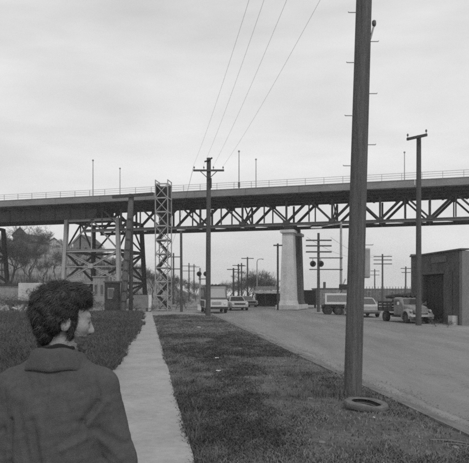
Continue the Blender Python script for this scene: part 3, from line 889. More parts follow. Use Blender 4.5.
# pickup truck by the brick building
TD = 34.3
tk = thing('pickup_truck', 'old round-fendered stake truck facing us beside the brick building', 'truck', (gx(410.5, TD + 1.5), TD + 2.1, 0), toward + R(3))
TS = .87
tk.scale = (TS, TS, TS)
w = .80
MB().loft([ring(y, w_, a, b, .16) for y, w_, a, b in ((.75, .66, .6, 1.22), (1.2, .62, .6, 1.2), (1.7, .56, .62, 1.12), (1.95, .46, .66, .98))]).build('hood', truck_p, tk, True)
MB().loft([ring(y, w_, a, b, .18) for y, w_, a, b in ((-.55, .70, .5, 1.62), (-.48, .78, .45, 1.72), (.35, .78, .45, 1.72), (.5, .77, .45, 1.62), (.85, .74, .5, 1.2))]).build('cab', truck_p, tk, True)
quadplate('windshield', [(-.64, .83, 1.24), (.64, .83, 1.24), (.58, .57, 1.6), (-.58, .57, 1.6)], glassd, tk)
for s in (-1, 1):
    quadplate('side_window', [(s * .79, -.35, 1.2), (s * .79, .45, 1.2), (s * .77, .3, 1.58), (s * .77, -.35, 1.58)], glassd, tk)
    fm = MB()
    rings = []
    for i in range(9):                                    # rounded front fender
        a = R(-10 + 200 * i / 8)
        yy, zz = 1.35 + .56 * math.cos(a), .42 + .52 * math.sin(a)
        rings.append([(s * .52, yy, zz), (s * .66, yy, zz + .06 * math.sin(a)), (s * .84, yy, zz), (s * .88, yy, zz - .1 * abs(math.sin(a))), (s * .84, 1.35 + .42 * math.cos(a), .42 + .38 * math.sin(a)), (s * .52, 1.35 + .42 * math.cos(a), .42 + .38 * math.sin(a))])
    fm.loft(rings).build('fender', truck_p, tk, True)
    MB().lathe([(.02, .08), (.07, .07), (.09, .02), (.09, -.08), (.05, -.2)], (s * .66, 1.86, .84), 'y', 16).build('headlight', paint_l, tk, True)
    wheel(tk, s * .72, 1.35, .36, .2, steel_m); wheel(tk, s * .74, -1.75, .38, .3, steel_m)
    MB().box((s * .82, .05, .42), (.2, 1.2, .06)).build('running_board', black, tk)
    mr = MB().box((s * .98, .62, 1.32), (.14, .04, .2)).build('mirror', chrome, tk); MB().tube([(s * .78, .55, 1.25), (s * .95, .62, 1.3)], .012, 5).build('mirror_arm', chrome, mr)
for i in range(4): MB().box((0, 1.95 + .01 * i, .72 + .075 * i), (.86 - .1 * i, .05, .035)).build('grille_bar', chrome, tk)
MB().box((0, 1.9, .82), (.75, .04, .38)).build('grille', steel_m, tk)
MB().loft([ring(2.02, .82, .45, .62, .05), ring(2.12, .8, .46, .61, .05)]).build('bumper', chrome, tk, True)
MB().box((0, -.6, .5), (.7, 4.6, .16)).build('chassis', black, tk)
MB().box((0, -1.75, .8), (1.75, 2.3, .12)).build('bed', wood_d, tk)
for s in (-1, 1):
    for zz in (.95, 1.15, 1.35): beam('stake_board', (s * .86, -2.88, zz), (s * .86, -.62, zz), .035, .15, wood_d, tk)
    for yy in (-2.8, -2.0, -1.3, -.7): beam('stake', (s * .89, yy, .8), (s * .89, yy, 1.45), .06, .06, wood_d, tk, 'bar', (0, 1, 0))
for zz in (.95, 1.15, 1.35): beam('stake_board', (-.83, -2.9, zz), (.83, -2.9, zz), .035, .15, wood_d, tk)
for zz in (1.2, 1.5, 1.78): beam('headboard', (-.8, -.66, zz), (.8, -.66, zz), .05, .18, wood_d, tk)
for i, (x, r, zz) in enumerate(((-.45, .11, 1.86), (-.15, .14, 1.87), (.2, .12, 1.86), (.5, .1, 1.85))):
    tag(MB().tube([blv for blv in (Matrix.Translation(tk.location) @ Matrix.Rotation(toward + R(3), 4, 'Z') @ (Vector(q) * TS) for q in ((x, -2.2, zz - .25 + .12), (x * .95, -.5, zz + .0), (x * .9, .5, zz + .02)))], r, 8).build('rolled_tarp', wood_d if i % 2 else steel_m, smooth=True), ['leftmost', 'second', 'third', 'rightmost'][3 - i] + ' dark roll carried on the cab roof of the old truck', 'roll', 'rolls carried on the truck roof')

# ------------------------------------------------------------------ sheds, boxes and far structures
sh = thing('open_shed', 'low open shed with pale flat roof left of the pier', 'shed', (gx(268, 84), 84, 0), R(-6))
MB().box((0, .0, 1.95), (3.5, 3.2, .35)).build('roof', pierm, sh)
MB().box((0, -1.5, 2.45), (3.2, .12, .5)).build('roof_sign', kerbm, sh)
MB().box((0, 1.5, .88), (3.2, .1, 1.76)).build('back_wall', black, sh)
for x in (-1.55, 1.55): MB().box((x, 0, .88), (.1, 3, 1.76)).build('side_wall', black, sh)
for x in (-1.5, -.3, 1.5): MB().box((x, -1.45, .88), (.14, .14, 1.76)).build('post', steel_d, sh)
for i in range(3): MB().box((-.9 + .9 * i, .3, .35), (.7, .9, .7)).build('counter', wood_d, sh)
bx = thing('box_trailer', 'dark box trailer seen end-on right of the pier', 'trailer', (gx(311, 74), 75, 0), R(-10))
MB().box((0, 0, 1.3), (1.5, 2.6, 1.7)).build('box', M('trailer_paint', .04, .8, .2, 2), bx, bevel=.04)
for s in (-.38, .38): MB().box((s, -1.32, 1.3), (.68, .04, 1.5)).build('rear_door', black, bx)
for s in (-1, 1): wheel(bx, s * .6, .3, .36, .2, steel_d)
MB().tube([(0, 1.2, .5), (0, 2.4, .5)], .06, 6).build('drawbar', black, bx)
MB().box((0, -1.2, .42), (1.3, .1, .1)).build('bumper', black, bx)

def cabin(name, label, cat, u, D, wu, vtop, depth, wallm, roofmm, rz=0, gable=0.0, z0=0.0, wins=2, door=True, group=None):
    wd = wu / F * D; h = gz(vtop, D) - z0
    t = thing(name, label, cat, (gx(u, D), D + depth / 2, z0), rz, group)
    if gable:
        hw_ = h - gable
        vs = [(-wd / 2, -depth / 2, 0), (wd / 2, -depth / 2, 0), (wd / 2, depth / 2, 0), (-wd / 2, depth / 2, 0), (-wd / 2, -depth / 2, hw_), (wd / 2, -depth / 2, hw_), (wd / 2, depth / 2, hw_), (-wd / 2, depth / 2, hw_), (0, -depth / 2, h - .1), (0, depth / 2, h - .1)]
        MB().add(vs, [(0, 1, 5, 8, 4), (1, 2, 6, 5), (2, 3, 7, 9, 6), (3, 0, 4, 7), (5, 6, 9, 8), (4, 8, 9, 7), (0, 3, 2, 1)]).build('wall', wallm, t)
        for s in (-1, 1):
            rm = MB()
            a = [(0, -depth / 2 - .3, h + .02), (s * (wd / 2 + .3), -depth / 2 - .3, hw_ - .12), (s * (wd / 2 + .3), depth / 2 + .3, hw_ - .12), (0, depth / 2 + .3, h + .02)]
            rm.add(a + [(x, y, z_ + .14) for x, y, z_ in a], [(0, 1, 2, 3), (7, 6, 5, 4), (0, 4, 5, 1), (1, 5, 6, 2), (2, 6, 7, 3), (3, 7, 4, 0)])
            rm.build('roof', roofmm, t)
    else:
        hw_ = h
        MB().box((0, 0, (h - .15) / 2), (wd, depth, h - .15)).build('wall', wallm, t)
        MB().box((0, 0, h - .07), (wd + .2, depth + .2, .14)).build('roof', roofmm, t)
    for i in range(wins):
        x = -wd / 2 + wd * (i + .5) / wins
        wf = MB().box((x, -depth / 2 - .02, hw_ * .6), (min(.9, wd / wins * .5), .06, hw_ * .35)).build('window', kerbm, t)
        MB().box((x, -depth / 2 - .055, hw_ * .6), (min(.7, wd / wins * .4), .02, hw_ * .28)).build('pane', glassd, wf)
    if door: MB().box((wd * .5 - .02 - wd * .25, -depth / 2 - .03, min(1.0, hw_ * .4)), (min(.85, wd * .25), .05, min(2.0, hw_ * .8))).build('door', black, t)
    return t
cabin('dark_cabin', 'dark upright equipment cabin at the foot of the pale tower', 'cabin', 111, 59, 13, 281, 1.4, black, roofm, 0, wins=1, door=True)
cabin('small_shed', 'pale narrow shed under the pale tower', 'shed', 99, 66, 12, 276, 1.6, M('pale_boards', .26, .9, .15, 2, stretch=(4, 4, .3)), kerbm, 0, wins=2, door=False)
cr_ = thing('site_box', 'grey box with bright white end beside the leaning mast', 'box', (gx(140, 59), 60, 0), R(6))
MB().box((0, 0, .95), (1.45, 1.2, 1.25)).build('body', M('box_grey', .17, .9, .15, 2), cr_, bevel=.02)
MB().box((.83, -.4, .85), (.3, .5, 1.5)).build('white_end', paint_w, cr_)
for x in (-.5, .5): MB().box((x, 0, .17), (.15, 1.1, .34)).build('skid', wood_d, cr_)
cabin('gabled_house', 'dark gabled house on the hill behind the dark column', 'house', 16, 128, 13, 227.5, 6, house_d, roofm, R(15), 1.6, hz(gx(16, 128), 128) - .5, 2, False, 'houses on the hillside')
cabin('gabled_house', 'dark wide house on the hill left of the braced tower', 'house', 27, 118, 19, 234, 6, house_d, roofm, R(-20), 1.3, hz(gx(27, 118), 118) - .5, 2, False, 'houses on the hillside')
cabin('gabled_house', 'pale house with dark roof on the hill crest, left of the tower', 'house', 52, 150, 15, 238, 6, house_l, house_d, R(10), 1.4, hz(gx(52, 150), 150) - .6, 2, True, 'houses on the hillside')
cabin('gabled_house', 'dark house seen through the braces of the pale tower', 'house', 84, 135, 18, 235, 7, house_d, roofm, R(-8), 1.8, hz(gx(84, 135), 135) - .6, 2, True, 'houses on the hillside')
cs = cabin('brick_shed', 'small far building with chimney behind the flatbed truck', 'shed', 333, 96, 30, 288, 6, render_l, roofm, R(4), 0, 0, 3, False)
MB().box((-.9, 0, gz(288, 96) + .45), (.35, .35, 1.1)).build('chimney', brick, cs)
wh = cabin('warehouse', 'long low far warehouse behind the cars at right', 'warehouse', 385, 135, 70, 288.5, 10, M('warehouse_grey', .13, .9, .15, .5, streak=.2), render_l, R(3), 0, 0, 6, True)
fn = thing('far_fence', 'distant picket fence along the warehouse roofline', 'fence', (gx(385, 128), 128, 0))
for i in range(26):
    beam('fence_post', (-7.4 + i * .6, 0, 0), (-7.4 + i * .6, 0, gz(286.5, 128)), .09, .09, steel_m, fn, 'bar', (0, 1, 0))
for z in (1.2, 2.6): beam('fence_rail', (-7.5, -.08, z), (7.9, -.08, z), .06, .1, steel_m, fn)

# retaining walls, pipes and rubble at the left, beyond the field
rw = thing('retaining_wall', 'pale concrete block wall at left, just behind the head of the man', 'wall', (gx(30, 62), 62, 0), R(-4))
MB().box((0, .6, gz(283, 62) / 2), (2.5, 1.2, gz(283, 62)), taper=.97).build('block', pierm, rw, bevel=.04)
lw = thing('low_wall', 'lower concrete wall with dark coping at the left edge', 'wall', (gx(2, 62.5), 62.5, 0), R(-2))
MB().box((-1.6, .4, gz(287, 62) / 2), (6.8, .7, gz(287, 62))).build('wall', kerbm, lw)
MB().box((-1.6, .4, gz(285, 62)), (7.0, .95, .28)).build('coping', steel_d, lw)
for i in range(9):
    a = Vector((gx(3 + i * 4.0, 57.5), 57.5 + random.uniform(-.4, .4), .2))
    d = Vector((random.uniform(-.6, .9), random.uniform(-.3, .3), random.uniform(.25, .75)))
    tag(MB().tube([a - d * .4 + Vector((0, 0, .15)), a + d * .8], random.uniform(.07, .12), 8).build('pipe_length', [galv, kerbm, steel_m][i % 3], smooth=True), ['leftmost', 'second', 'third', 'fourth', 'fifth', 'sixth', 'seventh', 'eighth', 'rightmost'][i] + ' pipe from the left in the rubble before the low wall', 'pipe', 'pipes in the rubble')
lb = thing('timber_baulk', 'long dark timber lying before the pale block wall', 'timber', (gx(24, 58.5), 58.5, 0))
beam('baulk', (-1.6, 0, .95), (1.7, 0, .85), .3, .3, wood_d, lb)
for x in (-1.2, 1.3): MB().box((x, 0, .35), (.3, .4, .72)).build('support', wood_d, lb)

# ------------------------------------------------------------------ bare trees and shrubs
def bare_tree(seed, h, spread, levels=5, twig_r=.02, trunk_r=.14, nb0=4):
    rd = random.Random(seed)
    tr, cw = MB(), MB()
    def grow(p, d, L, r, lev):
        pts = [p]; q = p.copy(); dd = d.copy()
        for i in range(3):
            dd = (dd + Vector((rd.uniform(-.22, .22), rd.uniform(-.22, .22), rd.uniform(-.05, .16)))).normalized()
            q = q + dd * L / 3; pts.append(q.copy())
        r1 = max(r * .62, twig_r * .6)
        (tr if lev <= 1 else cw).tube(pts, [r, r * .88, r * .75, r1], 6 if lev <= 1 else 3, cap=False)
        if lev >= levels: return
        nbr = rd.randint(3, 4) if lev else nb0
        for k in range(nbr):
            t = rd.uniform(.35, 1.0) if k else 1.0
            i = min(int(t * 3), 2); s = pts[i].lerp(pts[i + 1], t * 3 - i)
            a = rd.uniform(0, 2 * math.pi)
            side = Vector((math.cos(a), math.sin(a), rd.uniform(-.1, .5)))
            nd = (dd * rd.uniform(.5, 1.0) + side * spread * rd.uniform(.5, 1.0)).normalized()
            grow(s, nd, L * rd.uniform(.58, .8), r1 * rd.uniform(.6, .85), lev + 1)
    grow(Vector((0, 0, -.2)), Vector((rd.uniform(-.1, .1), rd.uniform(-.1, .1), 1)).normalized(), h * .36, trunk_r, 0)
    def mesh(mb, nm, mt):
        me = bpy.data.meshes.new(nm); me.from_pydata(mb.v, [], mb.f); me.materials.append(mt); return me
    zmax = max(v[2] for v in cw.v)
    return mesh(tr, 'trunk', bark), mesh(cw, 'crown', twig), zmax
TREES = [bare_tree(11, 7, .8, 6, .016), bare_tree(23, 7, 1.0, 6, .016), bare_tree(37, 7, .7, 6, .016)]
def place_tree(k, u, D, vtop, label, rz, z0=0.0, name='bare_tree', group='bare trees in the distance'):
    tm, cm, zm = TREES[k]
    s = (gz(vtop, D) - z0) / zm
    t = thing(name, label, 'tree', (gx(u, D), D, z0), rz, group)
    t.scale = (s * 1.15, s * 1.15, s)
    for nm, me in (('trunk', tm), ('crown', cm)):
        o = bpy.data.objects.new(nm, me); col.objects.link(o); o.parent = t
tree_list = [(0, 260, 98, 268, 'bushy bare tree behind the street lamp, left of the pier'), (1, 252, 106, 276, 'bare tree between the far poles and the lamp'), (2, 243, 110, 279, 'low bare tree behind the dark sedan'),
             (0, 230, 118, 281, 'low bare tree above the light sedan roof'), (1, 266, 104, 277, 'bare tree just above the open shed roof'), (2, 222, 125, 283, 'small bare tree above the pale van'),
             (2, 256, 93, 267, 'tallest bare tree of the clump, just behind the street lamp'), (0, 236, 103, 277, 'bare tree rising behind the clustered far poles'), (1, 246, 97, 272, 'bare tree against the tallest far pole'), (2, 269, 97, 275, 'bare tree closing the clump toward the pier'), (1, 228, 108, 279, 'bare tree right above the windshield of the light sedan'),
             (1, 188, 120, 277, 'bare tree behind the thin plain pole'), (0, 178, 112, 275, 'bare tree close right of the scaffold stair'), (2, 196, 130, 281, 'bare tree behind the left crossing signal'),
             (2, 152, 100, 268, 'bare tree seen left of the scaffold stair'), (1, 167, 105, 270, 'bare tree seen through the scaffold stair')]
for i, (k, u, D, vt_, lab) in enumerate(tree_list):
    x = gx(u, D); place_tree(k, u, D, vt_, lab, i * 1.7, hz(x, D) - .1)
hill_trees = [(1, 10, 90, 236, 'bare tree low on the slope before the gabled house'), (2, 31, 92, 240, 'bare tree before the wide hillside house'), (0, 55, 100, 250, 'bushy bare tree beside the left tower leg'), (1, 90, 92, 254, 'low bare tree in the middle of the pale tower'), (2, 44, 88, 258, 'low bare tree above the pale block wall'), (0, 112, 98, 255, 'bare tree behind the dark cabin'), (0, 14, 105, 222, 'tall bare tree beside the dark column at left'), (1, 36, 112, 224, 'bare tree between the two dark hillside houses'), (2, 47, 125, 232, 'thin bare tree on the crest left of the tower'), (0, 60, 140, 238, 'small bare tree at the left leg of the pale tower'),
              (1, 75, 110, 248, 'bare tree behind the left half of the pale tower'), (2, 101, 120, 244, 'bare tree behind the right half of the pale tower'), (0, 128, 125, 250, 'bare tree behind the leaning mast'), (1, 3, 95, 232, 'bare tree at the left edge under the girder'),
              (2, 24, 98, 255, 'low bare tree below the dark hillside houses'), (0, 140, 110, 262, 'low bare tree behind the grey site box')]
for i, (k, u, D, vt_, lab) in enumerate(hill_trees):
    x = gx(u, D); place_tree(k, u, D, vt_, lab, i * 2.1 + .5, hz(x, D) - .1)
# shrubs
SHR = bare_tree(51, 2.2, 1.5, 4, .012, .03, 7)
def shrub(u, D, vtop, label, rz, z0=0.0, wide=1.6):
    t = thing('shrub', label, 'shrub', (gx(u, D), D, z0), rz, 'scrubby shrubs')
    s = (gz(vtop, D) - z0) / SHR[2]
    t.scale = (s * wide, s * wide, s)
    for nm, me in (('stem', SHR[0]), ('crown', SHR[1])):
        o = bpy.data.objects.new(nm, me); col.objects.link(o); o.parent = t
sh_list = [(5, 60, 296, 'shrub before the low wall at the left edge'), (17, 60.5, 293, 'shrub where the low wall meets the block wall'), (28, 60, 295, 'shrub before the pale block wall'), (43, 63, 276, 'round shrub peeking over the hair of the man'),
           (85, 58, 299, 'shrub left of the pale narrow shed'), (104, 57, 300, 'shrub before the dark cabin'), (118, 57, 301, 'shrub between the dark cabin and the mast'), (132, 57, 303, 'shrub at the foot of the mast'), (150, 58, 305, 'shrub right of the grey site box'), (176, 66, 297, 'shrub right of the scaffold stair'), (187, 70, 296, 'shrub before the thin plain pole'), (436, 31.5, 318, 'weedy shrub at the foot of the brick building'), (447, 31, 320, 'smaller weed clump beside the building step')]
for i, (u, D, vt_, lab) in enumerate(sh_list):
    shrub(u, D, vt_, lab, i * 1.3, 0)
# uncountable scrub over the hillside
V = []; Fq = []
N = 9000
hx = rng.uniform(-150, -7, N); hy = rng.uniform(68, 190, N)
hh_ = hill_h(hx, hy)
for i in range(N):
    if hh_[i] < .25: continue
    for q in range(3):
        a = rng.uniform(0, 6.28); L = rng.uniform(.5, 1.7); k = len(V)
        dx, dy = math.cos(a), math.sin(a); lean = rng.uniform(.1, .6)
        ox, oy = rng.uniform(-.4, .4), rng.uniform(-.4, .4)
        V += [(hx[i] + ox - dy * .05, hy[i] + oy + dx * .05, hh_[i] - .1), (hx[i] + ox + dy * .05, hy[i] + oy - dx * .05, hh_[i] - .1), (hx[i] + ox + dx * L * lean, hy[i] + oy + dy * L * lean, hh_[i] + L)]
        Fq.append((k, k + 1, k + 2))
kind(mesh_np('hillside_scrub', V, Fq, shrubm), 'stuff', 'bare grey scrub covering the hillside behind the bridge', 'scrub')

# ------------------------------------------------------------------ grass
def blades(name, xs, ys, zs, hmin, hmax, wid, tint, mat, label, lean=.5):
    n = len(xs)
    a = rng.uniform(0, 2 * np.pi, n); h = rng.uniform(hmin, hmax, n); ln = rng.uniform(.1, 1, n) * lean * h
    b = rng.uniform(0, 2 * np.pi, n)
    wx, wy = np.cos(a) * wid, np.sin(a) * wid
    lx, ly = np.cos(b) * ln, np.sin(b) * ln
    V = np.empty((n, 5, 3), np.float32)
    V[:, 0] = np.stack([xs - wx, ys - wy, zs - .01], 1)
    V[:, 1] = np.stack([xs + wx, ys + wy, zs - .01], 1)
    V[:, 2] = np.stack([xs + wx * .7 + lx * .35, ys + wy * .7 + ly * .35, zs + h * .6], 1)
    V[:, 3] = np.stack([xs - wx * .7 + lx * .35, ys - wy * .7 + ly * .35, zs + h * .6], 1)
    V[:, 4] = np.stack([xs + lx, ys + ly, zs + h * .95], 1)
    base = (np.arange(n) * 5)[:, None]
    tri = np.concatenate([base + np.array([[0, 1, 2]]), base + np.array([[0, 2, 3]]), base + np.array([[3, 2, 4]])], 1).reshape(-1, 3)
    return kind(mesh_np(name, V.reshape(-1, 3), tri, mat, tint=np.repeat(tint, 5)), 'stuff', label, 'grass')
def soil_h(x, y):
    t = (x - (pathR(y) - .1)) / ((kerb_x(y) - .12) - (pathR(y) - .1))
    return .065 + .05 * (fbm(x * 1.7 + 40, y * 1.7 + 40, 3) - .5) + .05 * np.sin(np.pi * np.clip(t, 0, 1))
N = 420000
D_ = 4.0 * (47 / 4.0) ** rng.random(N)                    # denser near the camera
t_ = rng.random(N)
a_, b_ = pathR(D_) + .0 - .09 * rng.random(N) ** 3, kerb_x(D_) - .05 + .42 * (fbm(D_ * 1.1 + 3, D_ * 0 + 9, 77) - .45)
x_ = a_ + (b_ - a_) * t_
patch = fbm(x_ * .9 + 30, D_ * .42 + 10, 21)
dens = np.clip((patch - .40) * 6.0, .07, 1)
edge = np.minimum(x_ - a_, b_ - x_)
keep = (rng.random(N) < dens) & (rng.random(N) < np.clip(.35 + edge * 2.5, 0, 1))
x_, D_, patch = x_[keep], D_[keep], patch[keep]
p2 = fbm(x_ * .35 + 80, D_ * .22 + 15, 33)
p3 = fbm(x_ * 4.5 + 11, D_ * 2.6 + 71, 61)
tint = np.clip(1.12 - 1.3 * (patch - .42) - 1.5 * (p2 - .5) - 1.3 * (p3 - .5), .5, 1.45) * rng.uniform(.6, 1.35, len(x_))
hs = .35 + .9 * np.clip(patch - .3, 0, .5)
blades('verge_grass', x_, D_, soil_h(x_, D_), .012, .045, .0034 + .0012 * D_ / 4, tint, grassm, 'short dry patchy grass on the strip between path and road', 1.8)
# tufts of longer grass around the near pole and along the path
N = 5200
k_ = rng.integers(0, 60, N)
tx_ = rng.uniform(0, 1, 60); ty_ = 4.5 * (40 / 4.5) ** rng.random(60)
xx = pathR(ty_) + (kerb_x(ty_) - pathR(ty_)) * np.where(rng.random(60) < .5, .02 + .05 * tx_, tx_ * .9)
xx[:14] = px + rng.uniform(-.75, .1, 14); ty_[:14] = PD + rng.uniform(-.15, .35, 14)
x_ = xx[k_] + rng.normal(0, .10, N) * rng.random(N); D_ = ty_[k_] + rng.normal(0, .16, N) * rng.random(N)
ok = (x_ < kerb_x(D_) - .15) & (x_ > pathR(D_) - .05)
x_, D_ = x_[ok], D_[ok]
blades('tall_grass_tufts', x_, D_, soil_h(x_, D_), .04, .17, .0028, rng.uniform(.5, 1.5, len(x_)), grassm, 'taller dry grass tufts round the near pole and by the path', .8)
# dark rough grass field
N = 330000
D_ = 4.5 * (55 / 4.5) ** rng.random(N)
x_ = pathL(D_) + .06 - (rng.random(N) ** 1.6) * np.minimum(1.0 + D_ * .42, 30)
pt = fbm(x_ * .8 + 90, D_ * .5 + 44, 41)
fr = rng.random(N) < .16                                  # ragged fringe creeping over the path
D_[fr] = 4.5 * (50 / 4.5) ** rng.random(fr.sum())
x_[fr] = pathL(D_[fr]) + rng.uniform(-.15, .5, fr.sum())
pt[fr] = .45
fn2 = fbm(x_ * 2.6 + 33, D_ * 1.5 + 12, 57)
okf = ~fr | (fn2 > .36 + .55 * (x_ - pathL(D_)) / .45)
x_, D_, pt = x_[okf], D_[okf], pt[okf]
N = len(x_)
keep = rng.random(N) < np.clip(.35 + (pt - .25) * 2.5, .2, 1)
x_, D_, pt = x_[keep], D_[keep], pt[keep]
blades('field_grass', x_, D_, np.full(len(x_), .05), .09, .30, .004 + .0012 * D_ / 4, np.clip(1.3 - 1.3 * (pt - .4), .6, 1.5) * rng.uniform(.6, 1.35, len(x_)), weedm, 'dark rough grass in the field left of the path', .9)

# loose gravel and grit along the road edge and at the path side
N = 7000
gy = 4.5 * (46 / 4.5) ** rng.random(N)
gxx = kerb_x(gy) + .05 + np.abs(rng.normal(0, .22, N)) * (.4 + fbm(gy * .8, gy * 0 + 4, 91))
gs = rng.uniform(.004, .013, N) * (1 + gy / 30)
V = np.empty((N, 4, 3)); an = rng.uniform(0, 6.28, N)
for k in range(3):
    V[:, k] = np.stack([gxx + gs * np.cos(an + k * 2.09), gy + gs * np.sin(an + k * 2.09), np.full(N, .045)], 1)
V[:, 3] = np.stack([gxx, gy, .05 + gs * .9], 1)
bb = (np.arange(N) * 4)[:, None]
kind(mesh_np('road_grit', V.reshape(-1, 3), np.concatenate([bb + np.array([[0, 1, 3]]), bb + np.array([[1, 2, 3]]), bb + np.array([[2, 0, 3]])], 1).reshape(-1, 3), stonem), 'stuff', 'loose grit scattered along the road edge', 'gravel')

# litter, stones, tyre
ty = thing('old_tyre', 'pale weathered tyre lying at the foot of the near pole', 'tyre', (gx(366, 8.55), 8.55, .1), R(20))
prof = [(.205, -.03), (.215, -.045), (.255, -.05), (.285, -.035), (.297, 0), (.285, .035), (.255, .05), (.215, .046), (.20, .03), (.215, .02), (.255, .03), (.268, 0), (.255, -.03), (.215, -.02)]
o = MB().lathe(prof, (0, 0, .05), 'z', 40, True).build('carcass', old_rubber, ty, True)
o.rotation_euler = (R(5), R(4), 0)
for v in o.data.vertices:
    nn = mnoise.noise(v.co * 7) * .016
    v.co.z += nn; v.co.x += nn * .6; v.co.x *= 1.06
scraps = [(199, 328, .16, 'pale crumpled paper on the grass near the far end of the path'), (283, 429, .0, ''), (217, 359, .09, 'small white scrap lying in the middle of the grass strip'), (218.5, 372, .10, 'flat white scrap on the grass strip, nearer than the small one'), (374, 419, .03, 'tiny white chip on the ground beside the tyre')]
for u, v, s, lab in scraps:
    if not lab: continue
    D = CAM_Z * F / (v - V0)
    D = (CAM_Z - .1) * F / (v - V0)
    mb = MB(); n = 6
    vs = []
    for i in range(n):
        for j in range(n): vs.append(((i / 5 - .5) * s, (j / 5 - .5) * s * 1.3, .05 + s * .25 * (mnoise.noise(Vector((i * .7 + u, j * .7, v))) + .4)))
    mb.add(vs, [(i * n + j, (i + 1) * n + j, (i + 1) * n + j + 1, i * n + j + 1) for i in range(n - 1) for j in range(n - 1)])
    o = mb.build('paper_scrap', paperm, smooth=True)
    o.location = (gx(u, D), D, .07)
    tag(o, lab, 'paper scrap', 'litter on the grass')
st_list = [(236, 438, .035), (252, 402, .04), (300, 430, .03), (322, 446, .045), (270, 452, .03), (455, 449, .05), (240, 350, .06), (310, 400, .035), (285, 378, .04)]
for i, (u, v, s) in enumerate(st_list):
    D = (CAM_Z - .09) * F / (v - V0)
    s *= .75
    mb = MB().lathe([(.2 * s, 0), (.9 * s, .25 * s), (s, .6 * s), (.6 * s, 1.0 * s), (.1 * s, 1.1 * s)], n=9)
    mb.v = [(x * (1.2 + .3 * math.sin(7 * y + i)), y * (1 + .2 * math.cos(i + x * 30)), z) for x, y, z in mb.v]
    o = mb.build('stone', stonem, smooth=True)
    o.location = (gx(u, D), D, float(soil_h(np.array([gx(u, D)]), np.array([D]))[0]) - .01)
    lab = ['pale stone in the grass at bottom centre, left of the tyre', 'stone in the grass level with the pole foot, nearer the path', 'stone below and left of the tyre', 'largest pale stone near the bottom edge, below the tyre', 'small stone at the very bottom of the grass strip', 'stone by the kerb sticks at lower right', 'stone in the grass halfway to the crossarm pole', 'stone just left of the near pole foot', 'stone in mid-strip, above the others near the pole'][i]
    tag(o, lab, 'stone', 'stones in the grass')
for i, (u, v, L, a) in enumerate(((452, 443, .5, .5), (462, 447, .35, .7))):
    D = (CAM_Z - .09) * F / (v - V0)
    p = Vector((gx(u, D), D, .1))
    d = Vector((math.cos(a), -math.sin(a), 0)) * L / 2
    tag(MB().tube([p - d, p + Vector((0, .02, .01)), p + d], [.007, .010, .006], 6).build('stick', stonem, smooth=True), ['longer pale stick on the ground by the kerb, lower right', 'shorter pale stick on the ground by the kerb, lower right'][i], 'stick', 'sticks by the kerb')

# ------------------------------------------------------------------ the man (signed-distance shapes meshed with surface nets)
def surface_nets(fn, xs, ys, zs):
    X, Y, Z = np.meshgrid(xs, ys, zs, indexing='ij', copy=True)
    Fv = fn(X.astype(np.float32), Y.astype(np.float32), Z.astype(np.float32))
    del X, Y, Z
    nx, ny, nz_ = Fv.shape
    S = Fv < 0
    cnt = np.zeros((nx - 1, ny - 1, nz_ - 1), np.int8)
    for i in (0, 1):
        for j in (0, 1):
            for k in (0, 1):
                cnt += S[i:nx - 1 + i, j:ny - 1 + j, k:nz_ - 1 + k]
    act = np.argwhere((cnt > 0) & (cnt < 8))
    vid = -np.ones(cnt.shape, np.int64)
    vid[act[:, 0], act[:, 1], act[:, 2]] = np.arange(len(act))
    acc = np.zeros((len(act), 3)); num = np.zeros(len(act))
    A = (np.asarray(xs), np.asarray(ys), np.asarray(zs))
    corners = [(i, j, k) for i in (0, 1) for j in (0, 1) for k in (0, 1)]
    for a in corners:
        for ax in range(3):
            if a[ax]: continue
            b = list(a); b[ax] = 1
            fa = Fv[act[:, 0] + a[0], act[:, 1] + a[1], act[:, 2] + a[2]]
            fb = Fv[act[:, 0] + b[0], act[:, 1] + b[1], act[:, 2] + b[2]]
            m = (fa < 0) != (fb < 0)
            t = np.where(m, fa / np.where(m, fa - fb, 1), 0)
            P = np.stack([A[d][act[:, d] + a[d]] for d in range(3)], 1)
            P[:, ax] = P[:, ax] + t * (A[ax][act[:, ax] + 1] - A[ax][act[:, ax]])
            acc[m] += P[m]; num += m
    Vt = acc / num[:, None]
    quads = []
    for ax in range(3):
        o = [d for d in range(3) if d != ax]
        sl0 = [slice(None)] * 3; sl1 = [slice(None)] * 3
        sl0[ax] = slice(0, -1); sl1[ax] = slice(1, None)
        ch = np.argwhere(S[tuple(sl0)] != S[tuple(sl1)])
        ok = (ch[:, o[0]] > 0) & (ch[:, o[1]] > 0) & (ch[:, o[0]] < Fv.shape[o[0]] - 1) & (ch[:, o[1]] < Fv.shape[o[1]] - 1)
        ch = ch[ok]
        c = []
        for da, db in ((1, 1), (0, 1), (0, 0), (1, 0)):
            q = ch.copy(); q[:, o[0]] -= da; q[:, o[1]] -= db
            c.append(vid[q[:, 0], q[:, 1], q[:, 2]])
        q = np.stack(c, 1)
        fl = S[ch[:, 0], ch[:, 1], ch[:, 2]]
        if ax == 1: fl = ~fl
        q[~fl] = q[~fl][:, ::-1]
        quads.append(q)
    return Vt, np.concatenate(quads)
def smin(a, b, k):
    h = np.clip(.5 + .5 * (b - a) / k, 0, 1)
    return b + (a - b) * h - k * h * (1 - h)
def ell(P, c, r):
    x, y, z = (P[0] - c[0]), (P[1] - c[1]), (P[2] - c[2])
    k0 = np.sqrt((x / r[0]) ** 2 + (y / r[1]) ** 2 + (z / r[2]) ** 2)
    k1 = np.sqrt((x / r[0] ** 2) ** 2 + (y / r[1] ** 2) ** 2 + (z / r[2] ** 2) ** 2)
    return k0 * (k0 - 1) / np.maximum(k1, 1e-6)
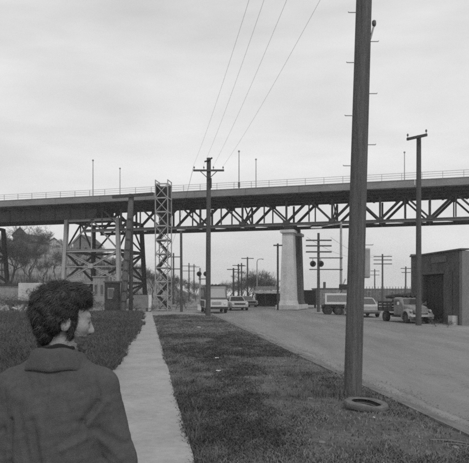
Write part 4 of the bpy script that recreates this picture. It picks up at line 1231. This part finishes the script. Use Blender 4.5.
def cone(P, a, b, ra, rb):
    ax, ay, az = a; dx, dy, dz = b[0] - ax, b[1] - ay, b[2] - az
    L2 = dx * dx + dy * dy + dz * dz
    h = np.clip(((P[0] - ax) * dx + (P[1] - ay) * dy + (P[2] - az) * dz) / L2, 0, 1)
    return np.sqrt((P[0] - ax - dx * h) ** 2 + (P[1] - ay - dy * h) ** 2 + (P[2] - az - dz * h) ** 2) - (ra + (rb - ra) * h)
def segd(P, a, b): return cone(P, a, b, 0.0, 0.0)
HEAD = (.016, .012, 1.590); PHI = R(62); NOD = R(8)
cf, sf = math.cos(PHI), math.sin(PHI); cn, sn_ = math.cos(NOD), math.sin(NOD)
def to_head(P):
    x, y, z = P[0] - HEAD[0], P[1] - HEAD[1], P[2] - HEAD[2]
    hx_ = x * cf - y * sf; hy_ = x * sf + y * cf                   # right, forward
    return (hx_, hy_ * cn - z * sn_, hy_ * sn_ + z * cn)
def from_head(p):
    x, y, z = p
    hy_ = y * cn + z * sn_; z2 = -y * sn_ + z * cn
    return Vector((HEAD[0] + x * cf + hy_ * sf, HEAD[1] - x * sf + hy_ * cf, HEAD[2] + z2))
def head_sdf(P):
    Q = to_head(P)
    d = ell(Q, (0, -.015, .035), (.072, .094, .080))
    d = smin(d, ell(Q, (0, .036, -.022), (.056, .058, .082)), .03)
    d = smin(d, ell(Q, (0, .030, -.070), (.050, .056, .040)), .025)
    d = smin(d, cone(Q, (-.012, .078, -.098), (.012, .078, -.098), .015, .015), .02)
    d = smin(d, cone(Q, (-.036, .078, .022), (.036, .078, .022), .011, .011), .015)
    for s in (-1, 1):
        d = smin(d, ell(Q, (s * .042, .058, -.022), (.022, .024, .02)), .02)
        d = -smin(-d, ell(Q, (s * .031, .100, .004), (.017, .014, .011)), .008)
        d = smin(d, ell(Q, (s * .030, .079, .003), (.013, .011, .008)), .004)
        e = ell(Q, (s * .077, -.008 , -.012), (.010, .019, .029))
        e = np.maximum(e, -ell(Q, (s * .088, -.004, -.006), (.010, .012, .018)))
        d = smin(d, e, .006)
        d = smin(d, ell(Q, (s * .010, .101, -.033), (.008, .011, .008)), .006)
    d = smin(d, cone(Q, (0, .087, .012), (0, .107, -.026), .007, .0105), .014)
    d = smin(d, ell(Q, (0, .090, -.054), (.023, .011, .006)), .006)
    d = smin(d, ell(Q, (0, .088, -.065), (.020, .011, .007)), .006)
    return d
def limb(P, pts, rs, k=.02):
    d = None
    for i in range(len(pts) - 1):
        e = cone(P, pts[i], pts[i + 1], rs[i], rs[i + 1]); d = e if d is None else smin(d, e, k)
    return d
ARM = {s: [(s * .150, 0, 1.352), (s * .222, -.03, 1.085), (s * .242, .065, .86)] for s in (-1, 1)}
LEG = {s: [(s * .085, 0, .90), (s * .095, .02, .48), (s * .10, -.02, .09)] for s in (-1, 1)}
def body_sdf(X, Y, Z):
    P = (X, Y, Z)
    d = ell(P, (0, 0, 1.24), (.155, .105, .17))
    d = smin(d, ell(P, (0, 0, 1.05), (.14, .098, .16)), .06)
    d = smin(d, ell(P, (0, -.01, .93), (.158, .112, .12)), .06)
    d = smin(d, cone(P, (-.13, 0, 1.36), (.13, 0, 1.36), .058, .058), .05)
    d = smin(d, cone(P, (0, -.012, 1.38), (.008, .004, 1.54), .060, .055), .04)
    d = smin(d, head_sdf(P), .02)
    for s in (-1, 1):
        d = smin(d, limb(P, ARM[s], (.052, .042, .029)), .03)
        w_ = ARM[s][2]
        pal = ell(P, (w_[0] + s * .003, w_[1] + .022, w_[2] - .055), (.017, .041, .052))
        d = smin(d, pal, .02)
        for q, (oy, L, r) in enumerate(((.052, .078, .0085), (.030, .088, .009), (.008, .083, .0088), (-.014, .066, .0078))):
            a = (w_[0] + s * .003, w_[1] + oy * .9 , w_[2] - .095)
            b = (w_[0] - s * .004, w_[1] + oy * 1.15 + .008, w_[2] - .095 - L * .5)
            c = (w_[0] - s * .022, w_[1] + oy * 1.2 + .010, w_[2] - .095 - L * .92)
            d = smin(d, limb(P, (a, b, c), (r + .001, r, r * .85), .004), .006)
        d = smin(d, limb(P, ((w_[0] - s * .004, w_[1] + .050, w_[2] - .035), (w_[0] - s * .014, w_[1] + .078, w_[2] - .068), (w_[0] - s * .022, w_[1] + .084, w_[2] - .098)), (.013, .0105, .0085), .005), .010)
        d = smin(d, limb(P, LEG[s], (.080, .052, .038)), .03)
        d = smin(d, cone(P, (s * .10, -.03, .05), (s * .112, .12, .03), .035, .025), .03)
    return d
def vseg(lo, hi, parts):
    """rectilinear coordinates with a finer step inside the listed bands"""
    out = [lo]
    while out[-1] < hi:
        st = .0075
        for a, b, q in parts:
            if a <= out[-1] <= b: st = min(st, q)
        out.append(out[-1] + st)
    return np.array(out, np.float32)
mx_, my_ = gx(57.5, 2.2), 2.2
man = thing('person', 'dark-haired man in a work jacket seen from behind, looking to the right', 'person', (mx_, my_, .085))
# every figure height above is measured from the path surface
man.location.z = .085 - .0
ZOFF = -.085
man.location.z += ZOFF + .085 - .085
skin = M('skin', .27, .65, .16, 14, .35, 160, spec=.35)
hairm = M('dark_hair', .016, .55, .3, 25, spec=.45)
clothm = M('jacket_cloth', .10, .95, .16, 7, .5, 330, spec=.1)
trm = M('trouser_cloth', .06, .95, .12, 5, .2, 200)
leather = M('shoe_leather', .03, .6, .1, 9)
xs_ = vseg(-.32, .32, [(-.10, .15, .0034), (-.29, -.20, .0045), (.20, .29, .0045)])
ys_ = vseg(-.16, .26, [(-.11, .15, .0034), (.05, .2, .0045)])
zs_ = vseg(-.02, 1.76, [(1.46, 1.73, .0034), (.64, .86, .0045)])
Vb, Qb = surface_nets(body_sdf, xs_, ys_, zs_)
mesh_np('body', Vb, Qb, skin, man, smooth=True)
# trousers and shoes
def trouser_sdf(X, Y, Z):
    P = (X, Y, Z)
    d = ell(P, (0, -.012, .93), (.175, .128, .15))
    for s in (-1, 1):
        d = smin(d, limb(P, [LEG[s][0], LEG[s][1], (s * .10, -.015, .08)], (.098, .075, .068)), .03)
    d = d + .004 * np.sin(Z * 60 + X * 25) * np.clip((.5 - np.abs(Z - .3)) * 2, 0, 1) * np.sin(X * 40 + Y * 30)
    return np.maximum(np.maximum(d, .045 - Z), Z - 1.02)
Vt, Qt = surface_nets(trouser_sdf, np.arange(-.24, .24, .009), np.arange(-.18, .18, .009), np.arange(0.0, 1.06, .009))
mesh_np('trousers', Vt, Qt, trm, man, smooth=True)
for s in (-1, 1):
    def shoe_sdf(X, Y, Z, s=s):
        P = (X, Y, Z)
        d = smin(cone(P, (s * .10, -.05, .045), (s * .115, .14, .03), .048, .042), cone(P, (s * .10, -.03, .05), (s * .10, -.03, .11), .046, .045), .03)
        return np.maximum(d, .002 - Z)
    Vt, Qt = surface_nets(shoe_sdf, np.arange(s * .1 - .08, s * .1 + .09, .007), np.arange(-.13, .21, .007), np.arange(-.01, .18, .007))
    mesh_np('shoe', Vt, Qt, leather, man, smooth=True)
# jacket
def crease(P, a, b, w_, amp):
    Zr = np.zeros_like(P[1]); e = segd((P[0], Zr, P[2]), (a[0], 0, a[2]), (b[0], 0, b[2]))      # folds run over the back of the cloth
    return amp * np.exp(-(e / w_) ** 2) * np.clip(.5 - P[1] * 25, 0, 1)
def jacket_sdf(X, Y, Z):
    P = (X, Y, Z)
    d = ell(P, (0, .005, 1.235), (.190, .140, .215))
    d = smin(d, ell(P, (0, .0, 1.02), (.182, .138, .22)), .10)
    d = smin(d, ell(P, (0, .0, .86), (.184, .140, .20)), .08)
    for s in (-1, 1):
        d = smin(d, cone(P, (s * .045, -.005, 1.408), (s * .138, -.005, 1.350), .060, .062), .05)
        d = smin(d, limb(P, ARM[s], (.068, .062, .046), .03), .022)
    d = smin(d, cone(P, (0, -.01, 1.40), (0, -.006, 1.455), .080, .070), .04)
    # seams and folds
    d = d + crease(P, (.113, -.135, 1.247), (.160, -.075, 1.31), .011, .009) - crease(P, (.135, -.13, 1.24), (.19, -.07, 1.31), .012, .007)          # armpit
    d = d + crease(P, (.106, -.15, 1.05), (.113, -.135, 1.247), .010, .009)
    d = d - crease(P, (.100, -.15, 1.02), (.112, -.12, 1.22), .012, .006)
    d = d + crease(P, (-.045, -.15, 1.25), (.00, -.16, 1.00), .013, .009)
    d = d - crease(P, (-.020, -.15, 1.25), (.028, -.16, 1.00), .016, .006)
    d = d + crease(P, (-.04, -.14, 1.262), (.07, -.14, 1.240), .016, .003)
    d = d + crease(P, (-.132, -.12, 1.02), (-.128, -.11, 1.25), .010, .011)
    d = d + crease(P, (.168, -.055, 1.385), (.158, -.085, 1.30), .006, .003)          # sleeve seam
    d = d + crease(P, (-.165, -.06, 1.385), (-.150, -.075, 1.26), .006, .003)
    d = d + crease(P, (.16, -.08, 1.22), (.25, -.06, 1.16), .013, .005) - crease(P, (.165, -.08, 1.19), (.24, -.08, 1.12), .012, .006)
    d = d + crease(P, (.18, -.1, 1.12), (.25, -.07, 1.06), .010, .006)
    d = d + crease(P, (.06, -.15, 1.19), (.105, -.12, 1.215), .012, .003) - crease(P, (.05, -.15, 1.16), (.125, -.12, 1.19), .011, .005)
    d = d + crease(P, (-.10, -.13, 1.30), (-.05, -.15, 1.10), .014, .006) + crease(P, (.05, -.14, 1.33), (.09, -.13, 1.25), .014, .004)
    d = d + crease(P, (-.16, -.08, 1.22), (-.25, -.06, 1.16), .010, .006) + crease(P, (.14, -.02, 1.41), (.165, .0, 1.33), .006, .004)
    d = d + crease(P, (.0, -.15, 1.39), (.0, -.16, .80), .0035, .0035)
    d = d + .0012 * np.sin(X * 31 + Z * 17 + 2.2 * np.sin(Z * 23)) + .0010 * np.sin(Z * 47 - X * 23 + Y * 30 + 1.7 * np.sin(X * 29)) + .0006 * np.sin(Z * 120 + X * 70 + 3 * np.sin(X * 50 - Z * 30))
    d = np.maximum(d, .775 - Z)
    cuff = np.maximum(.87 - Z, np.abs(X) - .0)                                       # sleeves end at the wrist
    d = np.where((np.abs(X) > .195) & (Z < .875), np.maximum(d, .875 - Z), d)
    return d
Vt, Qt = surface_nets(jacket_sdf, np.arange(-.32, .32, .0038, dtype=np.float32), np.arange(-.19, .21, .0038, dtype=np.float32), np.arange(.76, 1.53, .0038, dtype=np.float32))
jk = mesh_np('jacket', Vt, Qt, clothm, man, smooth=True)
# fold-over collar
V = []; Fq = []
NA = 72
cs_ = [(.064, .022), (.066, .040), (.071, .050), (.079, .050), (.090, .042), (.102, .016), (.114, -.014), (.117, -.026), (.113, -.027), (.101, .002), (.088, .026), (.076, .036), (.070, .024)]
nc = len(cs_)
for i in range(NA + 1):
    a = R(-158 + 316 * i / NA) - math.pi / 2                # opening at the throat (+y)
    front = abs(i / NA - .5) * 2
    for r, h in cs_:
        rr = r * (1 + .05 * math.sin(a * 3 + 1)) + .004 * math.sin(a * 7)
        tz = 1.446 - .050 * front ** 2 + h * (1 - .1 * front)
        V.append((rr * math.cos(a) * 1.0, -.010 + rr * math.sin(a) * (1.0 - 4.2 * max(0, rr - .066)), tz - .10 * max(0, abs(rr * math.cos(a)) - .08) + .003 * math.sin(a * 5)))
for i in range(NA):
    for j in range(nc):
        j2 = (j + 1) % nc
        Fq.append((i * nc + j, i * nc + j2, (i + 1) * nc + j2, (i + 1) * nc + j))
co = mesh_np('collar', V, Fq, clothm, jk, smooth=True)
# hair: lumpy volume plus wavy locks
def hair_sdf(X, Y, Z):
    Q = to_head((X, Y, Z))
    d = ell(Q, (0, -.012, .046), (.079, .095, .086))
    d = smin(d, ell(Q, (.0, .044, .090), (.062, .048, .038)), .03)
    d = smin(d, ell(Q, (0, -.050, -.040), (.054, .034, .064)), .07)
    d = smin(d, ell(Q, (0, -.080, .035), (.058, .033, .055)), .03)
    for s in (-1, 1):
        d = smin(d, ell(Q, (s * .068, -.038, .012), (.024, .042, .048)), .02)
        d = smin(d, ell(Q, (s * .060, .022, -.020), (.010, .013, .055)), .010)
    d = d + .0045 * np.sin(Q[0] * 95 + 3 * np.sin(Q[2] * 60)) * np.sin(Q[2] * 85 + Q[1] * 50) + .003 * np.sin(Q[1] * 130 + Q[2] * 90)
    face = np.minimum(Q[1] - .066 - .02 * np.clip(Q[2] * 8, 0, 1), .062 - Q[2])
    d = np.maximum(d, face)
    side = np.minimum(np.minimum(Q[1] - .036, .05 - Q[2]), .06)
    d = np.maximum(d, side)
    for s in (-1, 1): d = np.maximum(d, -ell(Q, (s * .086, -.004, -.022), (.020, .019, .032)))
    d = np.maximum(d, -(Q[2] + .108))
    low = np.minimum(-.045 - Q[2], Q[1] + .025)
    return np.maximum(d, np.where(np.abs(Q[0]) < .06, low, d))
hz_ = np.arange(1.46, 1.80, .0042, dtype=np.float32)
Vh, Qh = surface_nets(hair_sdf, np.arange(-.16, .20, .0042, dtype=np.float32), np.arange(-.17, .19, .0042, dtype=np.float32), hz_)
ho = mesh_np('hair', Vh, Qh, hairm, man, smooth=True)
tri = Vh[Qh]
nrm = np.cross(tri[:, 2] - tri[:, 0], tri[:, 3] - tri[:, 1]); ar = np.linalg.norm(nrm, axis=1); nrm /= ar[:, None] + 1e-12
cen = tri.mean(1)
hc = np.array(HEAD) + np.array([0, 0, .03])
flip = ((cen - hc) * nrm).sum(1) < 0
nrm[flip] *= -1
NS = 15000
pick = rng.choice(len(cen), NS, p=ar / ar.sum())
P0 = cen[pick] + rng.normal(0, .0012, (NS, 3)); Nn = nrm[pick]
fw = np.array([sf, cf, 0.0]); upv_ = np.array([0, 0, 1.0])
rel = P0 - hc
swirl = np.cross(Nn, upv_)
ph = np.sin(P0[:, 0] * 70 + 2 * np.sin(P0[:, 2] * 45)) + np.sin(P0[:, 2] * 60 + P0[:, 1] * 50)
dirv = -.75 * fw + (-.75) * upv_ * (rel[:, 2:3] < .07) + swirl * ph[:, None] * .55 + rng.normal(0, .22, (NS, 3))
dirv -= Nn * (dirv * Nn).sum(1)[:, None]
dirv /= np.linalg.norm(dirv, axis=1)[:, None] + 1e-9
sidev = np.cross(dirv, Nn)
Ls = rng.uniform(.012, .040, NS); wd_ = rng.uniform(.0004, .0011, NS); lift = np.where(rng.random(NS) < .05, rng.uniform(.006, .016, NS), rng.uniform(.0, .005, NS))
pa, pb_ = rng.uniform(0, 6.28, NS), rng.uniform(60, 140, NS)
K = 7
VV = np.empty((NS, K, 2, 3)); 
for k in range(K):
    t = k / (K - 1)
    c = P0 + dirv * (Ls * t)[:, None] + Nn * (lift * math.sin(math.pi * min(t * 1.15, 1)) - .017 * (Ls / .05) ** 2 * t * t)[:, None] + sidev * (.005 * np.sin(pa + pb_ * Ls * t * .9) - .005 * np.sin(pa))[:, None]
    w_ = (wd_ * (1 - .8 * t))[:, None]
    VV[:, k, 0] = c - sidev * w_; VV[:, k, 1] = c + sidev * w_
b0 = (np.arange(NS) * K * 2)[:, None]
fq = np.concatenate([b0 + np.array([[2 * k, 2 * k + 1, 2 * k + 3, 2 * k + 2]]) for k in range(K - 1)], 1).reshape(-1, 4)
lk = mesh_np('hair_locks', VV.reshape(-1, 3), fq, M('hair_strands', .02, .5, .3, 25, spec=.5, attr=True), ho, tint=np.repeat(rng.uniform(.4, 1.7, NS), K * 2), smooth=True); lk['kind'] = 'stuff'
def beard_sdf(X, Y, Z):
    Q = to_head((X, Y, Z))
    d = head_sdf((X, Y, Z)) - .0016 + .0011 * np.sin(Q[0] * 300 + Q[2] * 170) * np.sin(Q[1] * 260 + Q[2] * 210)
    jaw = np.minimum(np.maximum(Q[2] + .050 - .25 * np.clip(.045 - Q[1], 0, .1), Q[1] * -1.0 + .0), 1)     # below the cheek line, in front of the ear
    burn = np.maximum(np.maximum(Q[1] - .034, .008 - Q[1]), Q[2] + .0)
    lip = np.maximum(np.maximum(np.abs(Q[2] + .044) - .006, .07 - Q[1]), np.abs(Q[0]) - .028)
    mask = np.minimum(np.minimum(jaw, burn), lip)
    d = np.maximum(d, mask)
    d = np.maximum(d, -(ell(Q, (0, .098, -.059), (.022, .02, .011))))
    return np.maximum(d, -Q[2] - .128)
Vt, Qt = surface_nets(beard_sdf, np.arange(-.12, .16, .003, dtype=np.float32), np.arange(-.12, .16, .003, dtype=np.float32), np.arange(1.45, 1.62, .003, dtype=np.float32))
mesh_np('beard', Vt, Qt, M('beard_stubble', .115, .8, .3, 60, .5, 300), man, smooth=True)
sc_v = []
MBc = MB()
rings = []
for i in range(49):
    a = R(360 * i / 48)
    ca, sa = math.cos(a), math.sin(a)
    rings.append([(r * ca, -.008 + r * sa, 1.43 + h + .006 * math.sin(a * 4) - .015 * max(0, sa)) for r, h in ((.060, .0), (.0595, .068), (.062, .074), (.066, .070), (.068, .0))])
MBc.loft(rings, cap=False).build('shirt_collar', M('dark_shirt', .02, .95, .2, 20), man, True)
# eyes and eyebrows
for s in (-1, 1):
    c = from_head((s * .031, .0815, .004))
    e = MB().lathe([(.0005, -.0105), (.006, -.009), (.0098, -.004), (.0105, 0), (.0098, .004), (.006, .009), (.0005, .0105)], n=14).build('eye', M('eye_white', .12, .3, .03, 20, spec=.6), man, True)
    e.location = c
    MB().tube([from_head((s * .046, .078, .022)), from_head((s * .030, .090, .028)), from_head((s * .012, .091, .024))], [.002, .0042, .003], 6).build('eyebrow', hairm, man, True)
# ------------------------------------------------------------------ haze
hzm = bpy.data.materials.new('haze'); hzm.use_nodes = True
t_n = hzm.node_tree; t_n.nodes.clear()
on = t_n.nodes.new('ShaderNodeOutputMaterial'); pv = t_n.nodes.new('ShaderNodeVolumePrincipled')
pv.inputs['Color'].default_value = (.9, .9, .9, 1)
pv.inputs['Density'].default_value = 0.0009
t_n.links.new(pv.outputs[0], on.inputs['Volume'])
hb = MB().box((0, 285, 10), (920, 650, 22)).build('haze', hzm)
kind(hb, 'stuff', 'thin pale haze in the air over the whole place', 'haze')
